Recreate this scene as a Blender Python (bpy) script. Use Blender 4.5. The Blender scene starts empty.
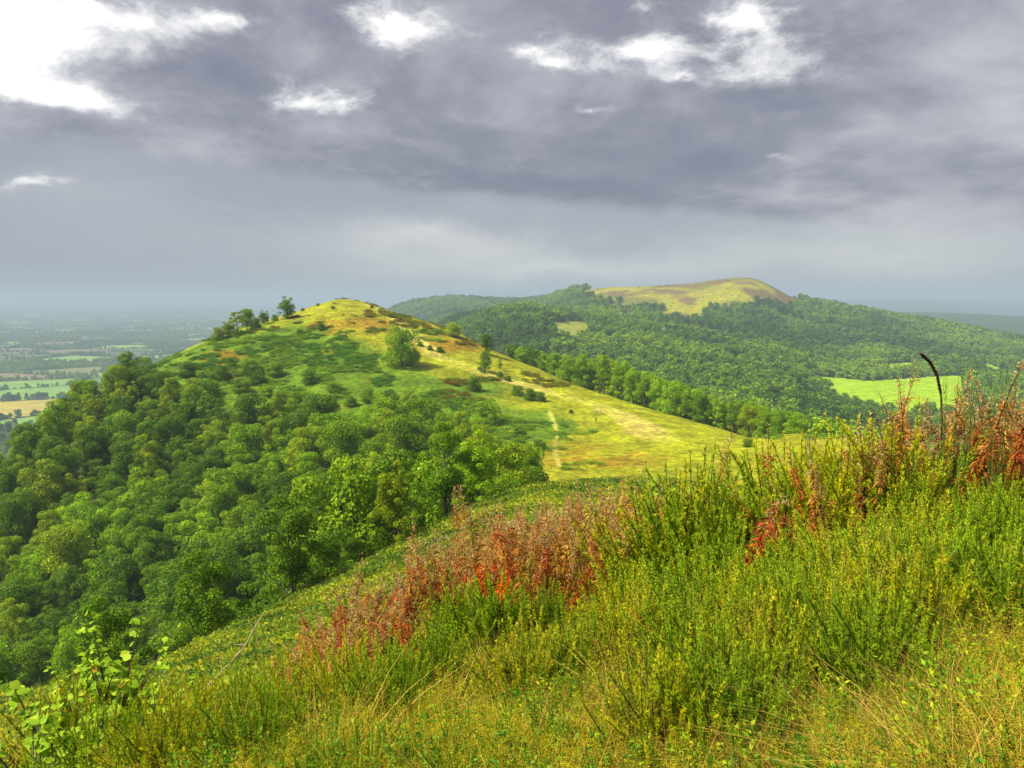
import bpy, bmesh, math, random
import numpy as np
from mathutils import Vector

random.seed(7)
rng = np.random.default_rng(7)
PI = math.pi
scene = bpy.context.scene
COL = scene.collection
F_PX = 788.0
PITCH = math.atan(86.0 / 788.0)
CP, SP = math.cos(PITCH), math.sin(PITCH)

# ------------------------------------------------------------------ camera maths (used for laying the land out)
def slope_of(py):
    """z / y of the sight line through picture row py (camera at the origin looking along +y)."""
    v = (py - 384.0) / F_PX
    return (-SP - v * CP) / (CP - v * SP)

def project(x, y, z):
    d = y * CP - z * SP
    u = y * SP + z * CP
    d = np.where(d < 0.05, 0.05, d)
    return 512 + F_PX * x / d, 384 - F_PX * u / d

# ------------------------------------------------------------------ noise
def _hash(i, j, s):
    n = (i * 374761393 + j * 668265263 + s * 974634777) & 0xffffffff
    n = ((n ^ (n >> 13)) * 1274126177) & 0xffffffff
    n = n ^ (n >> 16)
    return (n & 0xffffff) / float(0xffffff)

def vnoise(x, y, s=0):
    x = np.asarray(x, float); y = np.asarray(y, float)
    i = np.floor(x).astype(np.int64); j = np.floor(y).astype(np.int64)
    fx = x - i; fy = y - j
    fx = fx * fx * (3 - 2 * fx); fy = fy * fy * (3 - 2 * fy)
    a = _hash(i, j, s); b = _hash(i + 1, j, s); c = _hash(i, j + 1, s); d = _hash(i + 1, j + 1, s)
    return (a + (b - a) * fx) * (1 - fy) + (c + (d - c) * fx) * fy

def fbm(x, y, s=0, o=4):
    t = 0; a = .5; n = 0
    for k in range(o):
        t = t + a * vnoise(x * 2 ** k, y * 2 ** k, s + k * 17); n += a; a *= .5
    return t / n

def sstep(a, b, x):
    t = np.clip((x - a) / (b - a), 0, 1)
    return t * t * (3 - 2 * t)

# ------------------------------------------------------------------ terrain: profiles per bearing, (distance, height) knots
P = lambda Y, py: (Y, slope_of(py) * Y)
far_left = [(1300, -240), (2000, -250), (3200, -250), (3900, -250), (5500, -250), (8000, -252), (14000, -200), (38000, -260)]
def fr(*a): return list(a)
COLS = {
 -300: [(3, -2.7), (9, -6.6), (28, -16), (105, -95), (150, -88), (180, -84), (205, -80), (330, -140)] + far_left,
 0:    [(3, -2.35), (9, -6.0), P(30, 705), (100, -80), (165, -73), (200, -66), (235, -58), (380, -130)] + far_left,
 120:  [(3, -2.2), (9, -5.6), P(33, 684), (110, -72), (190, -62), (250, -50), (310, -36), (450, -95)] + far_left,
 220:  [(3, -2.1), (9, -5.3), P(40, 641), (120, -62), (210, -55), P(290, 394), P(370, 337), (520, -80)] + far_left,
 300:  [(3, -2.05), (9, -4.85), P(48, 604), (130, -54), (230, -48), P(320, 366), P(430, 312), (580, -70)] + far_left,
 345:  [(3, -2.0), (9, -4.5), P(52, 581), (140, -50), (230, -45), P(330, 354), P(450, 299), (600, -65)] + far_left,
 400:  [(3, -1.98), (9.5, -4.35), P(58, 553), (150, -48), (240, -43.5), P(330, 356), P(435, 314), (560, -60), (1100, -190), (1900, -150), (2600, -120), P(3600, 308), (4600, -240), (8000, -250), (14000, -200), (38000, -260)],
 450:  [(3, -1.95), (10, -4.0), P(64, 528), (160, -46), (240, -42.8), P(320, 369), P(410, 330), (520, -65), (950, -130), P(1600, 326), (2400, -75), P(3500, 300), (4400, -220), (8000, -250), (14000, -200), (38000, -260)],
 520:  [(3, -1.92), (9.5, -3.7), P(70, 500), (170, -42.5), (235, -41.5), P(300, 393), P(370, 362), (450, -72), (750, -95), P(1350, 314), (2200, -45), P(3400, 302), (4200, -200), (8000, -240), (14000, -200), (38000, -260)],
 600:  [(3, -1.88), (9, -3.3), P(75, 490), (175, -42), (228, -41.8), P(265, 417), P(318, 394), (400, -75), (680, -98), P(1300, 327), P(1800, 310), P(2300, 288), (3000, -150), (6000, -140), (12000, -60), (38000, -200)],
 680:  [(3, -1.8), (8, -2.9), P(75, 492), (170, -41), (212, -40.4), P(240, 430), P(280, 418), (370, -78), (620, -95), P(1200, 340), P(1750, 312), P(2250, 284), (3000, -150), (6000, -130), (12000, -30), (38000, -160)],
 740:  [(3, -1.74), (7.5, -2.65), P(70, 500), (165, -40.5), (195, -40.2), P(215, 442), P(245, 436), (340, -78), (600, -92), P(1200, 350), P(1700, 314), P(2200, 278), (3000, -150), (5200, -115), (7000, -200), P(12500, 301)],
 800:  [(3, -1.68), (7, -2.4), P(66, 500), (155, -41), (180, -39), P(198, 440), P(215, 434), (330, -84), (600, -100), P(1180, 358), P(1650, 330), P(2150, 302), (2900, -150), P(4800, 314), (7000, -200), P(12500, 300)],
 850:  [(3, -1.62), (6.5, -2.15), P(60, 500), (150, -44), (170, -40), P(188, 442), P(205, 437), (330, -88), (760, -110), (1140, -110), P(1650, 336), P(2100, 313), (2800, -150), P(4700, 312), (7000, -200), P(12500, 300)],
 940:  [(3, -1.5), (6, -1.85), (50, -14), (140, -50), (160, -47), (172, -46), (185, -46), (320, -90), (750, -112), (1190, -111), P(1650, 343), P(2000, 328), (2700, -160), P(4600, 313), (7000, -200), P(12500, 301)],
 1024: [(3, -1.42), (5.5, -1.65), (45, -12), (130, -56), (145, -55), (155, -54), (170, -54), (300, -95), (750, -115), (1200, -113), (1650, -108), P(1950, 344), (2700, -165), P(4600, 317), (7000, -200), P(12500, 303)],
 1400: [(3, -1.3), (6, -1.3), (40, -8), (120, -50), (140, -55), (150, -58), (170, -62), (300, -95), (750, -115), (1200, -118), (1650, -120), (1950, -125), (2700, -165), P(4600, 320), (7000, -200), P(12500, 304)],
}
BEHIND = [(3, -1.4), (9, -1.2), (60, 2), (150, -4), (230, -10), (300, -18), (450, -30), (600, -60), (900, -120), (1500, -180), (2200, -200), (3400, -220), (4500, -230), (8000, -240), (14000, -220), (38000, -240)]
TH, LR, ZZ = [], [], []
for px in sorted(COLS):
    th = math.atan((px - 512) / F_PX / 0.99); kn = COLS[px]
    assert len(kn) == 16, (px, len(kn))
    TH.append(th); LR.append([math.log(.3)] + [math.log(k[0] / math.cos(th)) for k in kn]); ZZ.append([-1.65] + [k[1] for k in kn])
bL = [math.log(.3)] + [math.log(k[0]) for k in BEHIND]; bZ = [-1.65] + [k[1] for k in BEHIND]
for th in (-PI, -2.0):
    TH.insert(0 if th == -PI else 1, th); LR.insert(0 if th == -PI else 1, bL); ZZ.insert(0 if th == -PI else 1, bZ)
for th in (2.0, PI):
    TH.append(th); LR.append(bL); ZZ.append(bZ)
TH = np.array(TH); LR = np.array(LR); ZZ = np.array(ZZ)

def slopes(x, y):
    """monotone (Fritsch-Carlson) slopes along axis 0."""
    h = np.diff(x, axis=0); d = np.diff(y, axis=0) / h
    m = np.zeros_like(y)
    w1 = 2 * h[1:] + h[:-1]; w2 = h[1:] + 2 * h[:-1]
    same = d[1:] * d[:-1] > 0
    dd = np.where(same, d[1:] * d[:-1], 1.0)
    den = np.where(same, w1 * d[1:] + w2 * d[:-1], 1.0)
    m[1:-1] = np.where(same, (w1 + w2) * dd / den, 0.0)
    m[0] = d[0]; m[-1] = d[-1]
    return m
X2 = np.repeat(TH[:, None], LR.shape[1], 1)
SLR, SZZ = slopes(X2, LR), slopes(X2, ZZ)

def herm(t, h, y0, y1, m0, m1):
    t2 = t * t; t3 = t2 * t
    return (2 * t3 - 3 * t2 + 1) * y0 + (t3 - 2 * t2 + t) * h * m0 + (-2 * t3 + 3 * t2) * y1 + (t3 - t2) * h * m1

def H(x, y):
    x = np.atleast_1d(np.asarray(x, float)); y = np.atleast_1d(np.asarray(y, float))
    if len(x) > 60000:
        return np.concatenate([H(x[i:i + 60000], y[i:i + 60000]) for i in range(0, len(x), 60000)])
    th = np.arctan2(x, y); r = np.hypot(x, y)
    i = np.clip(np.searchsorted(TH, th) - 1, 0, len(TH) - 2)
    h = (TH[i + 1] - TH[i])[:, None]; t = ((th - TH[i]) / h[:, 0])[:, None]
    L = herm(t, h, LR[i], LR[i + 1], SLR[i], SLR[i + 1]).T
    Z = herm(t, h, ZZ[i], ZZ[i + 1], SZZ[i], SZZ[i + 1]).T
    M = slopes(L, Z)
    ld = np.log(np.maximum(r, .3))
    k = np.clip((ld[None, :] > L[1:-1]).sum(0), 0, L.shape[0] - 2)
    n = np.arange(len(x))
    hh = L[k + 1, n] - L[k, n]
    z = herm(np.clip((ld - L[k, n]) / hh, 0, 1), hh, Z[k, n], Z[k + 1, n], M[k, n], M[k + 1, n])
    a0 = .10 * sstep(1.5, 5, r)
    z = z + a0 * (fbm(x * 1.1, y * 1.1, 3, 3) - .5)
    a1 = 1.6 * sstep(14, 120, r) * (1 - sstep(6000, 9000, r))
    z = z + a1 * (fbm(x / 14., y / 14., 5, 4) - .5)
    a2 = 11. * sstep(550, 1100, r) * sstep(-.25, -.08, th) * (1 - sstep(.42, .5, th) * .8)
    z = z + a2 * (fbm(x / 190., y / 190., 9, 4) - .5)
    flat = sstep(760, 830, r) * (1 - sstep(1200, 1330, r)) * sstep(.34, .39, th)
    z = z * (1 - flat) + flat * (-111)
    a3 = 60. * sstep(3600, 6500, r) * (1 - .75 * sstep(.3, .4, th))
    z = z + a3 * (fbm(x / 2600., y / 1500., 21, 3) - .5)
    return z

def hit(px, py, lo=1.5, hi=12000):
    """first point of the land under picture point px, py."""
    s = slope_of(py); v = (py - 384.0) / F_PX
    k = ((px - 512) / F_PX) / (CP - v * SP)
    ys = np.exp(np.linspace(math.log(lo), math.log(hi), 1400))
    z = H(ys * k, ys)
    below = z > ys * s
    if not below.any(): return None
    i = int(np.argmax(below)); Y = ys[i]
    return (Y * k, Y, float(z[i]))

def inpoly(px, py, poly):
    px = np.asarray(px, float); py = np.asarray(py, float)
    r = np.zeros(px.shape, bool); n = len(poly)
    for a in range(n):
        x0, y0 = poly[a]; x1, y1 = poly[(a + 1) % n]
        if y0 == y1: continue
        c = ((y0 > py) != (y1 > py)) & (px < (x1 - x0) * (py - y0) / (y1 - y0) + x0)
        r ^= c
    return r

# ------------------------------------------------------------------ mesh building
def mk(name, chunks, mats, smooth=False, link=True, parent=None):
    """chunks: (verts Nx3, faces Mxk, rnd N or float, material index)"""
    V = []; LI = []; LS = []; RN = []; MI = []; off = 0; lo = 0
    for ch in chunks:
        v, f, r, m = ch
        v = np.asarray(v, np.float32).reshape(-1, 3); f = np.asarray(f, np.int64)
        if len(v) == 0 or len(f) == 0: continue
        V.append(v); LI.append((f + off).ravel()); k = f.shape[1]
        LS.append(np.arange(len(f)) * k + lo); lo += len(f) * k; off += len(v)
        RN.append(np.broadcast_to(np.asarray(r, np.float32), (len(v),))); MI.append(np.full(len(f), m, np.int32))
    V = np.concatenate(V); LI = np.concatenate(LI); LS = np.concatenate(LS); RN = np.concatenate(RN); MI = np.concatenate(MI)
    me = bpy.data.meshes.new(name)
    me.vertices.add(len(V)); me.vertices.foreach_set('co', V.ravel())
    me.loops.add(len(LI)); me.loops.foreach_set('vertex_index', LI.astype(np.int32))
    me.polygons.add(len(LS)); me.polygons.foreach_set('loop_start', LS.astype(np.int32))
    for m in mats: me.materials.append(m)
    me.polygons.foreach_set('material_index', MI)
    a = me.attributes.new('rnd', 'FLOAT', 'POINT'); a.data.foreach_set('value', RN.astype(np.float32))
    me.polygons.foreach_set('use_smooth', np.full(len(LS), smooth))
    me.update(calc_edges=True)
    o = bpy.data.objects.new(name, me)
    if link: COL.objects.link(o)
    if parent is not None: o.parent = parent
    return o

def norm(a): return a / np.maximum(np.linalg.norm(a, axis=-1, keepdims=True), 1e-9)
def rand_dirs(r, n):
    return norm(r.normal(size=(n, 3)))

def leaves(C, U, Nn, l, w, mid=.45):
    """diamond leaves: base C, along U, normal about Nn."""
    U = norm(U); Vv = norm(np.cross(U, Nn)); n = len(C)
    l = np.broadcast_to(l, (n,))[:, None]; w = np.broadcast_to(w, (n,))[:, None]
    v = np.stack([C, C + U * l * mid + Vv * w / 2, C + U * l, C + U * l * mid - Vv * w / 2], 1).reshape(-1, 3)
    return v, np.arange(4 * n).reshape(n, 4)

def spikes(C, U, side, l, w):
    U = norm(U); n = len(C); S = norm(np.cross(U, side))
    l = np.broadcast_to(l, (n,))[:, None]; w = np.broadcast_to(w, (n,))[:, None]
    v = np.stack([C - S * w / 2, C + S * w / 2, C + U * l], 1).reshape(-1, 3)
    return v, np.arange(3 * n).reshape(n, 3)

def tube(Pp, R, n=5):
    Pp = np.asarray(Pp, float); R = np.broadcast_to(np.asarray(R, float), (len(Pp),))
    T = norm(np.gradient(Pp, axis=0)); up = np.array([.13, .21, .97]) if abs(T[0, 2]) < .9 else np.array([1., .1, .05])
    A = norm(np.cross(T, up)); B = np.cross(T, A)
    an = np.arange(n) * 2 * PI / n
    v = Pp[:, None, :] + R[:, None, None] * (np.cos(an)[None, :, None] * A[:, None, :] + np.sin(an)[None, :, None] * B[:, None, :])
    f = []
    for i in range(len(Pp) - 1):
        for j in range(n):
            f.append((i * n + j, i * n + (j + 1) % n, (i + 1) * n + (j + 1) % n, (i + 1) * n + j))
    return v.reshape(-1, 3), np.array(f)

def ribbon(Pp, W, side):
    """flat blade along points Pp."""
    Pp = np.asarray(Pp, float); W = np.asarray(W, float)[:, None]; s = norm(np.asarray(side, float))[None, :]
    v = np.concatenate([Pp - s * W / 2, Pp + s * W / 2]); n = len(Pp)
    f = np.array([(i, i + 1, n + i + 1, n + i) for i in range(n - 1)])
    return v, f

def blades(r, n, h0, h1, w, spread, lean, base=.04, seg=4, droop=0.35):
    """a batch of curved grass blades; vectorised ribbons."""
    a = r.uniform(0, 2 * PI, n); b = r.uniform(0, 2 * PI, n); rr = base * np.sqrt(r.uniform(0, 1, n))
    h = r.uniform(h0, h1, n); ln = r.uniform(.2, 1, n) * lean
    t = np.linspace(0, 1, seg + 1)[None, :]
    hor = h[:, None] * (ln[:, None] * t + droop * ln[:, None] * 2 * t ** 2.5)
    zz = h[:, None] * (t - droop * ln[:, None] * t ** 3)
    x = rr[:, None] * np.cos(b)[:, None] + hor * np.cos(a)[:, None]
    y = rr[:, None] * np.sin(b)[:, None] + hor * np.sin(a)[:, None]
    c = np.stack([x, y, zz], -1)
    sd = np.stack([-np.sin(a + r.uniform(-.8, .8, n)), np.cos(a), np.zeros(n)], -1); sd = norm(sd)[:, None, :]
    ww = (w * (1 - .93 * t ** 1.6))[..., None]
    v = np.stack([c - sd * ww / 2, c + sd * ww / 2], 2).reshape(-1, 3)
    k = (seg + 1) * 2
    f = np.array([(i * 2, i * 2 + 1, i * 2 + 3, i * 2 + 2) for i in range(seg)])
    F = (f[None] + (np.arange(n) * k)[:, None, None]).reshape(-1, 4)
    return v, F, np.repeat(r.uniform(0, 1, n), k), c

# ------------------------------------------------------------------ materials
def new_mat(name):
    m = bpy.data.materials.new(name); m.use_nodes = True
    nt = m.node_tree; nt.nodes.clear()
    out = nt.nodes.new('ShaderNodeOutputMaterial')
    return m, nt, out

def ramp(nt, fac, stops):
    r = nt.nodes.new('ShaderNodeValToRGB'); e = r.color_ramp.elements
    while len(e) < len(stops): e.new(.5)
    for k, (p, c) in enumerate(stops):
        e[k].position = p; e[k].color = (*c, 1)
    nt.links.new(fac, r.inputs[0]); return r.outputs[0]

def mulc(nt, a, b):
    m = nt.nodes.new('ShaderNodeMix'); m.data_type = 'RGBA'; m.blend_type = 'MULTIPLY'; m.inputs[0].default_value = 1
    nt.links.new(a, m.inputs[6]); nt.links.new(b, m.inputs[7]); return m.outputs[2]

def leaf_mat(name, stops, trans=.35, rough=.55, mode='object', noise=None):
    """colour by the leaf's own random value; tinted by the object colour or by the scattered clump's tint."""
    m, nt, out = new_mat(name); N = nt.nodes; L = nt.links
    at = N.new('ShaderNodeAttribute'); at.attribute_name = 'rnd'
    c = ramp(nt, at.outputs['Fac'], stops)
    if mode == 'object':
        oi = N.new('ShaderNodeObjectInfo'); c = mulc(nt, c, oi.outputs['Color'])
    elif mode == 'inst':
        ti = N.new('ShaderNodeAttribute'); ti.attribute_type = 'INSTANCER'; ti.attribute_name = 'tint'; c = mulc(nt, c, ti.outputs['Color'])
    d = N.new('ShaderNodeBsdfPrincipled'); L.new(c, d.inputs['Base Color']); d.inputs['Roughness'].default_value = rough
    d.inputs['Specular IOR Level'].default_value = .10
    t = N.new('ShaderNodeBsdfTranslucent'); L.new(c, t.inputs['Color'])
    mx = N.new('ShaderNodeMixShader'); mx.inputs[0].default_value = trans
    L.new(d.outputs[0], mx.inputs[1]); L.new(t.outputs[0], mx.inputs[2]); L.new(mx.outputs[0], out.inputs[0])
    return m

def plain_mat(name, c1, c2, scale=8., rough=.85, bump=.3, mode=None):
    m, nt, out = new_mat(name); N = nt.nodes; L = nt.links
    tc = N.new('ShaderNodeTexCoord'); no = N.new('ShaderNodeTexNoise'); no.inputs['Scale'].default_value = scale; no.inputs['Detail'].default_value = 6
    L.new(tc.outputs['Object'], no.inputs['Vector'])
    c = ramp(nt, no.outputs['Fac'], [(.35, c1), (.68, c2)])
    if mode == 'object':
        oi = N.new('ShaderNodeObjectInfo'); c = mulc(nt, c, oi.outputs['Color'])
    d = N.new('ShaderNodeBsdfPrincipled'); L.new(c, d.inputs['Base Color']); d.inputs['Roughness'].default_value = rough
    d.inputs['Specular IOR Level'].default_value = .2
    if bump:
        b = N.new('ShaderNodeBump'); b.inputs['Strength'].default_value = bump; b.inputs['Distance'].default_value = .02
        L.new(no.outputs['Fac'], b.inputs['Height']); L.new(b.outputs[0], d.inputs['Normal'])
    L.new(d.outputs[0], out.inputs[0]); return m

LEAFSTOPS = [(0, (.045, .12, .003)), (.45, (.145, .27, .005)), (.85, (.28, .42, .01)), (1, (.38, .49, .014))]
M_leaf = leaf_mat('tree leaves', LEAFSTOPS)
M_leaf_far = leaf_mat('wood leaves', LEAFSTOPS, mode='inst', trans=.2)
M_bark = plain_mat('bark', (.05, .04, .028), (.13, .11, .085), 3.)
M_brack = leaf_mat('bracken', [(0, (.03, .08, .008)), (.6, (.09, .16, .012)), (1, (.17, .2, .02))], mode='inst')
M_grass = leaf_mat('grass blades', [(0, (.05, .13, .008)), (.6, (.13, .23, .012)), (1, (.30, .30, .03))], mode='inst', trans=.4)
M_straw = leaf_mat('dry grass', [(0, (.20, .13, .03)), (.6, (.36, .26, .06)), (1, (.5, .4, .13))], mode='inst', trans=.3)
M_panicle = leaf_mat('grass seed heads', [(0, (.30, .22, .025)), (.55, (.42, .35, .035)), (1, (.52, .45, .09))], mode='inst', trans=.35)
M_herb = leaf_mat('herb leaves', [(0, (.03, .10, .008)), (.6, (.09, .21, .012)), (1, (.24, .30, .02))], mode='inst', trans=.35)
M_gorse = leaf_mat('gorse spines', [(0, (.055, .11, .004)), (.45, (.26, .39, .008)), (1, (.60, .64, .03))], trans=.25)
M_gstem = plain_mat('gorse wood', (.05, .05, .015), (.13, .10, .035), 30.)
M_wstem = leaf_mat('willowherb stalk', [(0, (.16, .045, .02)), (1, (.26, .11, .04))], trans=0)
M_wleaf = leaf_mat('willowherb leaves', [(0, (.35, .22, .10)), (.5, (.8, .6, .4)), (1, (1.0, 1.0, .7))], trans=.3)
M_wseed = leaf_mat('willowherb fluff', [(0, (.30, .15, .03)), (.6, (.46, .30, .09)), (1, (.80, .68, .40))], trans=.4, mode=None)
M_sap = leaf_mat('broad leaves', [(0, (.16, .30, .012)), (.6, (.32, .50, .02)), (.9, (.48, .56, .04)), (1, (.55, .35, .03))], trans=.4, mode=None)
M_dry = plain_mat('dry stem', (.30, .22, .12), (.55, .45, .30), 20.)
M_dark = plain_mat('dark seed spike', (.035, .015, .008), (.10, .045, .02), 60.)
M_rush = leaf_mat('rush blades', [(0, (.02, .07, .02)), (.6, (.04, .14, .03)), (1, (.12, .22, .03))], trans=.15, mode=None)

# ------------------------------------------------------------------ object tags
def tag(o, label=None, cat=None, group=None, kind=None):
    if label: o['label'] = label
    if cat: o['category'] = cat
    if group: o['group'] = group
    if kind: o['kind'] = kind
    return o
def empty(name, loc, rz=0, s=1):
    o = bpy.data.objects.new(name, None); COL.objects.link(o); o.location = loc; o.rotation_euler = (0, 0, rz); o.scale = (s, s, s)
    o.empty_display_size = .2
    return o
def copy_tree(src, loc, rz=0, s=(1, 1, 1), color=None, tilt=(0, 0)):
    r = src.copy(); COL.objects.link(r); r.location = loc; r.rotation_euler = (tilt[0], tilt[1], rz); r.scale = s
    if color: r.color = (*color, 1)
    for ch in src.children:
        c = ch.copy(); COL.objects.link(c); c.parent = r
        if color: c.color = (*color, 1)
        for g in ch.children:
            d = g.copy(); COL.objects.link(d); d.parent = c
            if color: d.color = (*color, 1)
    return r
def drop_tree(src):
    for ch in list(src.children):
        drop_tree(ch)
    bpy.data.objects.remove(src, do_unlink=True)

ONES = 'first second third fourth fifth sixth seventh eighth ninth tenth eleventh twelfth thirteenth fourteenth fifteenth sixteenth seventeenth eighteenth nineteenth'.split()
def ordinal(n):
    if n <= 19: return ONES[n - 1]
    t = ['twent', 'thirt', 'fort', 'fift', 'sixt', 'sevent', 'eight', 'ninet'][n // 10 - 2]
    return t + 'ieth' if n % 10 == 0 else t + 'y-' + ONES[n % 10 - 1]
PEND = {}
def later_label(o, text, px, single=None):
    """text has {n}: filled with the rank from the left among equals."""
    PEND.setdefault(text, []).append((px, o, single))
def finish_labels():
    for text, L in PEND.items():
        L.sort(key=lambda q: q[0])
        for k, (px, o, single) in enumerate(L):
            if len(L) == 1: o['label'] = text.replace('{n} from left of the', 'only one of the')
            elif k == 0: o['label'] = text.replace('{n} from left of the', 'leftmost of the')
            elif k == len(L) - 1: o['label'] = text.replace('{n} from left of the', 'rightmost of the')
            else: o['label'] = text.replace('{n}', ordinal(k + 1))

# ================================================================== GROUND
W_POLY = [(-900, 520), (-200, 480), (0, 440), (60, 384), (130, 374), (170, 394), (240, 404), (330, 414), (420, 412), (480, 430), (522, 460), (528, 488), (400, 545), (300, 595), (200, 645), (130, 682), (-200, 800), (-900, 900)]
OPEN_CAMP = [(585, 301), (590, 270), (650, 255), (690, 255), (735, 250), (790, 260), (803, 300), (780, 304), (745, 306), (718, 304), (708, 312), (704, 322), (690, 327), (670, 321), (655, 311), (635, 308), (610, 308)]
CLEARING = [(548, 322), (585, 321), (592, 332), (578, 343), (556, 339)]
FIELD1 = [(800, 374), (870, 381), (940, 376), (965, 375), (968, 414), (935, 414), (880, 412), (840, 404)]
FIELD2 = [(884, 364), (910, 362), (918, 372), (886, 375)]
FIELD3 = [(982, 362), (1000, 368), (1016, 382), (985, 379)]
PATHS = [  # picture polylines of worn walking paths on the middle hill (laid on the land below)
  ([(352, 300), (372, 306), (395, 318), (416, 340), (440, 358), (470, 369), (500, 378), (530, 386), (560, 396), (590, 403), (620, 414), (650, 428), (668, 440)], 3.4),
  ([(549, 410), (551, 416), (555, 424), (557, 433), (555, 443), (555, 453), (559, 466)], .55),
  ([(430, 372), (455, 366), (478, 372)], .6),
  ([(568, 391), (590, 400), (604, 412), (622, 424), (640, 434)], .8),
]
def ground_color(x, y, z):
    n = len(x); r = np.hypot(x, y); px, py = project(x, y, z); front = y > 1
    px = np.where(front, px, -5000)
    n1 = fbm(x / 9., y / 9., 31, 4); n2 = fbm(x / 28., y / 28., 33, 4); n3 = fbm(x / 2.2, y / 2.2, 35, 3); n4 = fbm(x / 120., y / 120., 37, 4)
    yel = np.array([.225, .245, .008]); och = np.array([.24, .155, .008]); rust = np.array([.22, .085, .012]); grn = np.array([.075, .16, .006]); dk = np.array([.028, .05, .010])
    soil = np.array([.05, .045, .014])
    c = np.empty((n, 3)); c[:] = yel
    def mixc(c, col, w): return c * (1 - w[:, None]) + col * w[:, None]
    g = lambda cx, cy, sx, sy: np.exp(-((px - cx) / sx) ** 2 - ((py - cy) / sy) ** 2)
    # middle hill
    hill = sstep(75, 130, r) * (1 - sstep(480, 560, r))
    wg = np.clip(g(290, 355, 85, 30) * 1.2 + g(270, 400, 170, 24) + g(180, 370, 60, 20) * .6 + g(400, 395, 80, 28) + g(520, 430, 60, 30) * .8, 0, 1)
    c = mixc(c, grn, sstep(.3, .65, wg * 1.0 + (n2 - .5) * .9 + (n1 - .5) * .5) * .9)
    wo = np.clip(g(335, 325, 38, 10) * .6 + g(470, 345, 60, 12) * .8 + g(225, 362, 50, 12) * .7 + g(590, 460, 70, 16) * .7 + g(380, 320, 25, 14) * .4, 0, 1)
    c = mixc(c, och, sstep(.22, .75, wo + .04 + (n1 - .5) * 1.1 + (n3 - .5) * .6) * .85)
    c = mixc(c, rust, sstep(.5, .85, wo * .9 + (n1 - .5) * .9) * .35)
    # near bank
    bank = 1 - sstep(75, 130, r)
    cb = np.empty((n, 3)); cb[:] = (.09, .10, .008)
    cb = mixc(cb, np.array([.15, .17, .010]), sstep(.4, .65, fbm(x / 3., y / 3., 41, 3)))
    cb = mixc(cb, soil, 1 - sstep(9, 16, r))
    c = mixc(c, np.array([.2, .25, .014]), bank); c = c * (1 - bank[:, None]) + cb * bank[:, None]
    # beyond the hill
    beyond = sstep(480, 560, r)
    vale = np.empty((n, 3)); vale[:] = (.028, .055, .012)
    camp = inpoly(px + 34 * (fbm(x / 70., y / 70., 71, 3) - .5), py + 16 * (fbm(x / 80., y / 80., 72, 3) - .5), OPEN_CAMP) & (r > 1500) & (r < 3000)
    c = c * (1 - beyond[:, None]) + vale * beyond[:, None]
    cc = np.empty((n, 3)); cc[:] = (.12, .125, .018)
    cc = mixc(cc, np.array([.23, .23, .01]), sstep(.45, .7, n4 + .35 * np.exp(-((px - 690) / 40) ** 2 - ((py - 303) / 12) ** 2)))
    cc = mixc(cc, np.array([.13, .09, .03]), sstep(.48, .66, fbm(x / 60., y / 60., 51, 3) + .1 * sstep(735, 780, px)))
    c = np.where(camp[:, None], cc, c)
    for poly in (FIELD1, FIELD2, FIELD3, CLEARING):
        k = inpoly(px, py, poly) & (r > 600) & (r < 2600)
        c = np.where(k[:, None], np.array([.22, .36, .001]) if poly is not CLEARING else np.array([.22, .25, .03]), c)
    far = sstep(2600, 3200, r)
    # floor of the left wood
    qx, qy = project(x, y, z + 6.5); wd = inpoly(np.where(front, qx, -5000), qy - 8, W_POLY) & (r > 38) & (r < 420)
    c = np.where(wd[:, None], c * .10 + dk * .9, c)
    # open grassland left over behind
    # worn paths
    w = np.zeros(n)
    sel = np.where((r > 110) & (r < 500) & front)[0]
    for pts, wid in PATHS:
        q = [hit(a, b, 100, 520) for a, b in pts]; q = [k for k in q if k]
        for a, b in zip(q[:-1], q[1:]):
            ax, ay = a[0], a[1]; dx, dy = b[0] - ax, b[1] - ay; L2 = dx * dx + dy * dy
            if L2 < 1e-6 or L2 > 220 ** 2: continue
            t = np.clip(((x[sel] - ax) * dx + (y[sel] - ay) * dy) / L2, 0, 1)
            d = np.hypot(x[sel] - ax - t * dx, y[sel] - ay - t * dy)
            w[sel] = np.maximum(w[sel], (1. if wid > 1 else .7) * (1 - sstep(wid * .6, wid * 1.8, d + (n3[sel] - .5) * wid)))
    c = mixc(c, np.array([.46, .41, .09]), w * .85)
    worn = np.clip(g(642, 430, 26, 8) + g(655, 436, 14, 5), 0, 1) * hill
    c = mixc(c, np.array([.40, .29, .10]), sstep(.35, .9, worn + (n3 - .5) * .5) * .75)
    strip = np.clip(g(600, 398, 70, 14) + g(680, 440, 60, 16) + g(450, 365, 50, 9), 0, 1) * hill
    c = mixc(c, np.array([.27, .31, .006]), strip * .7)
    return c

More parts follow.
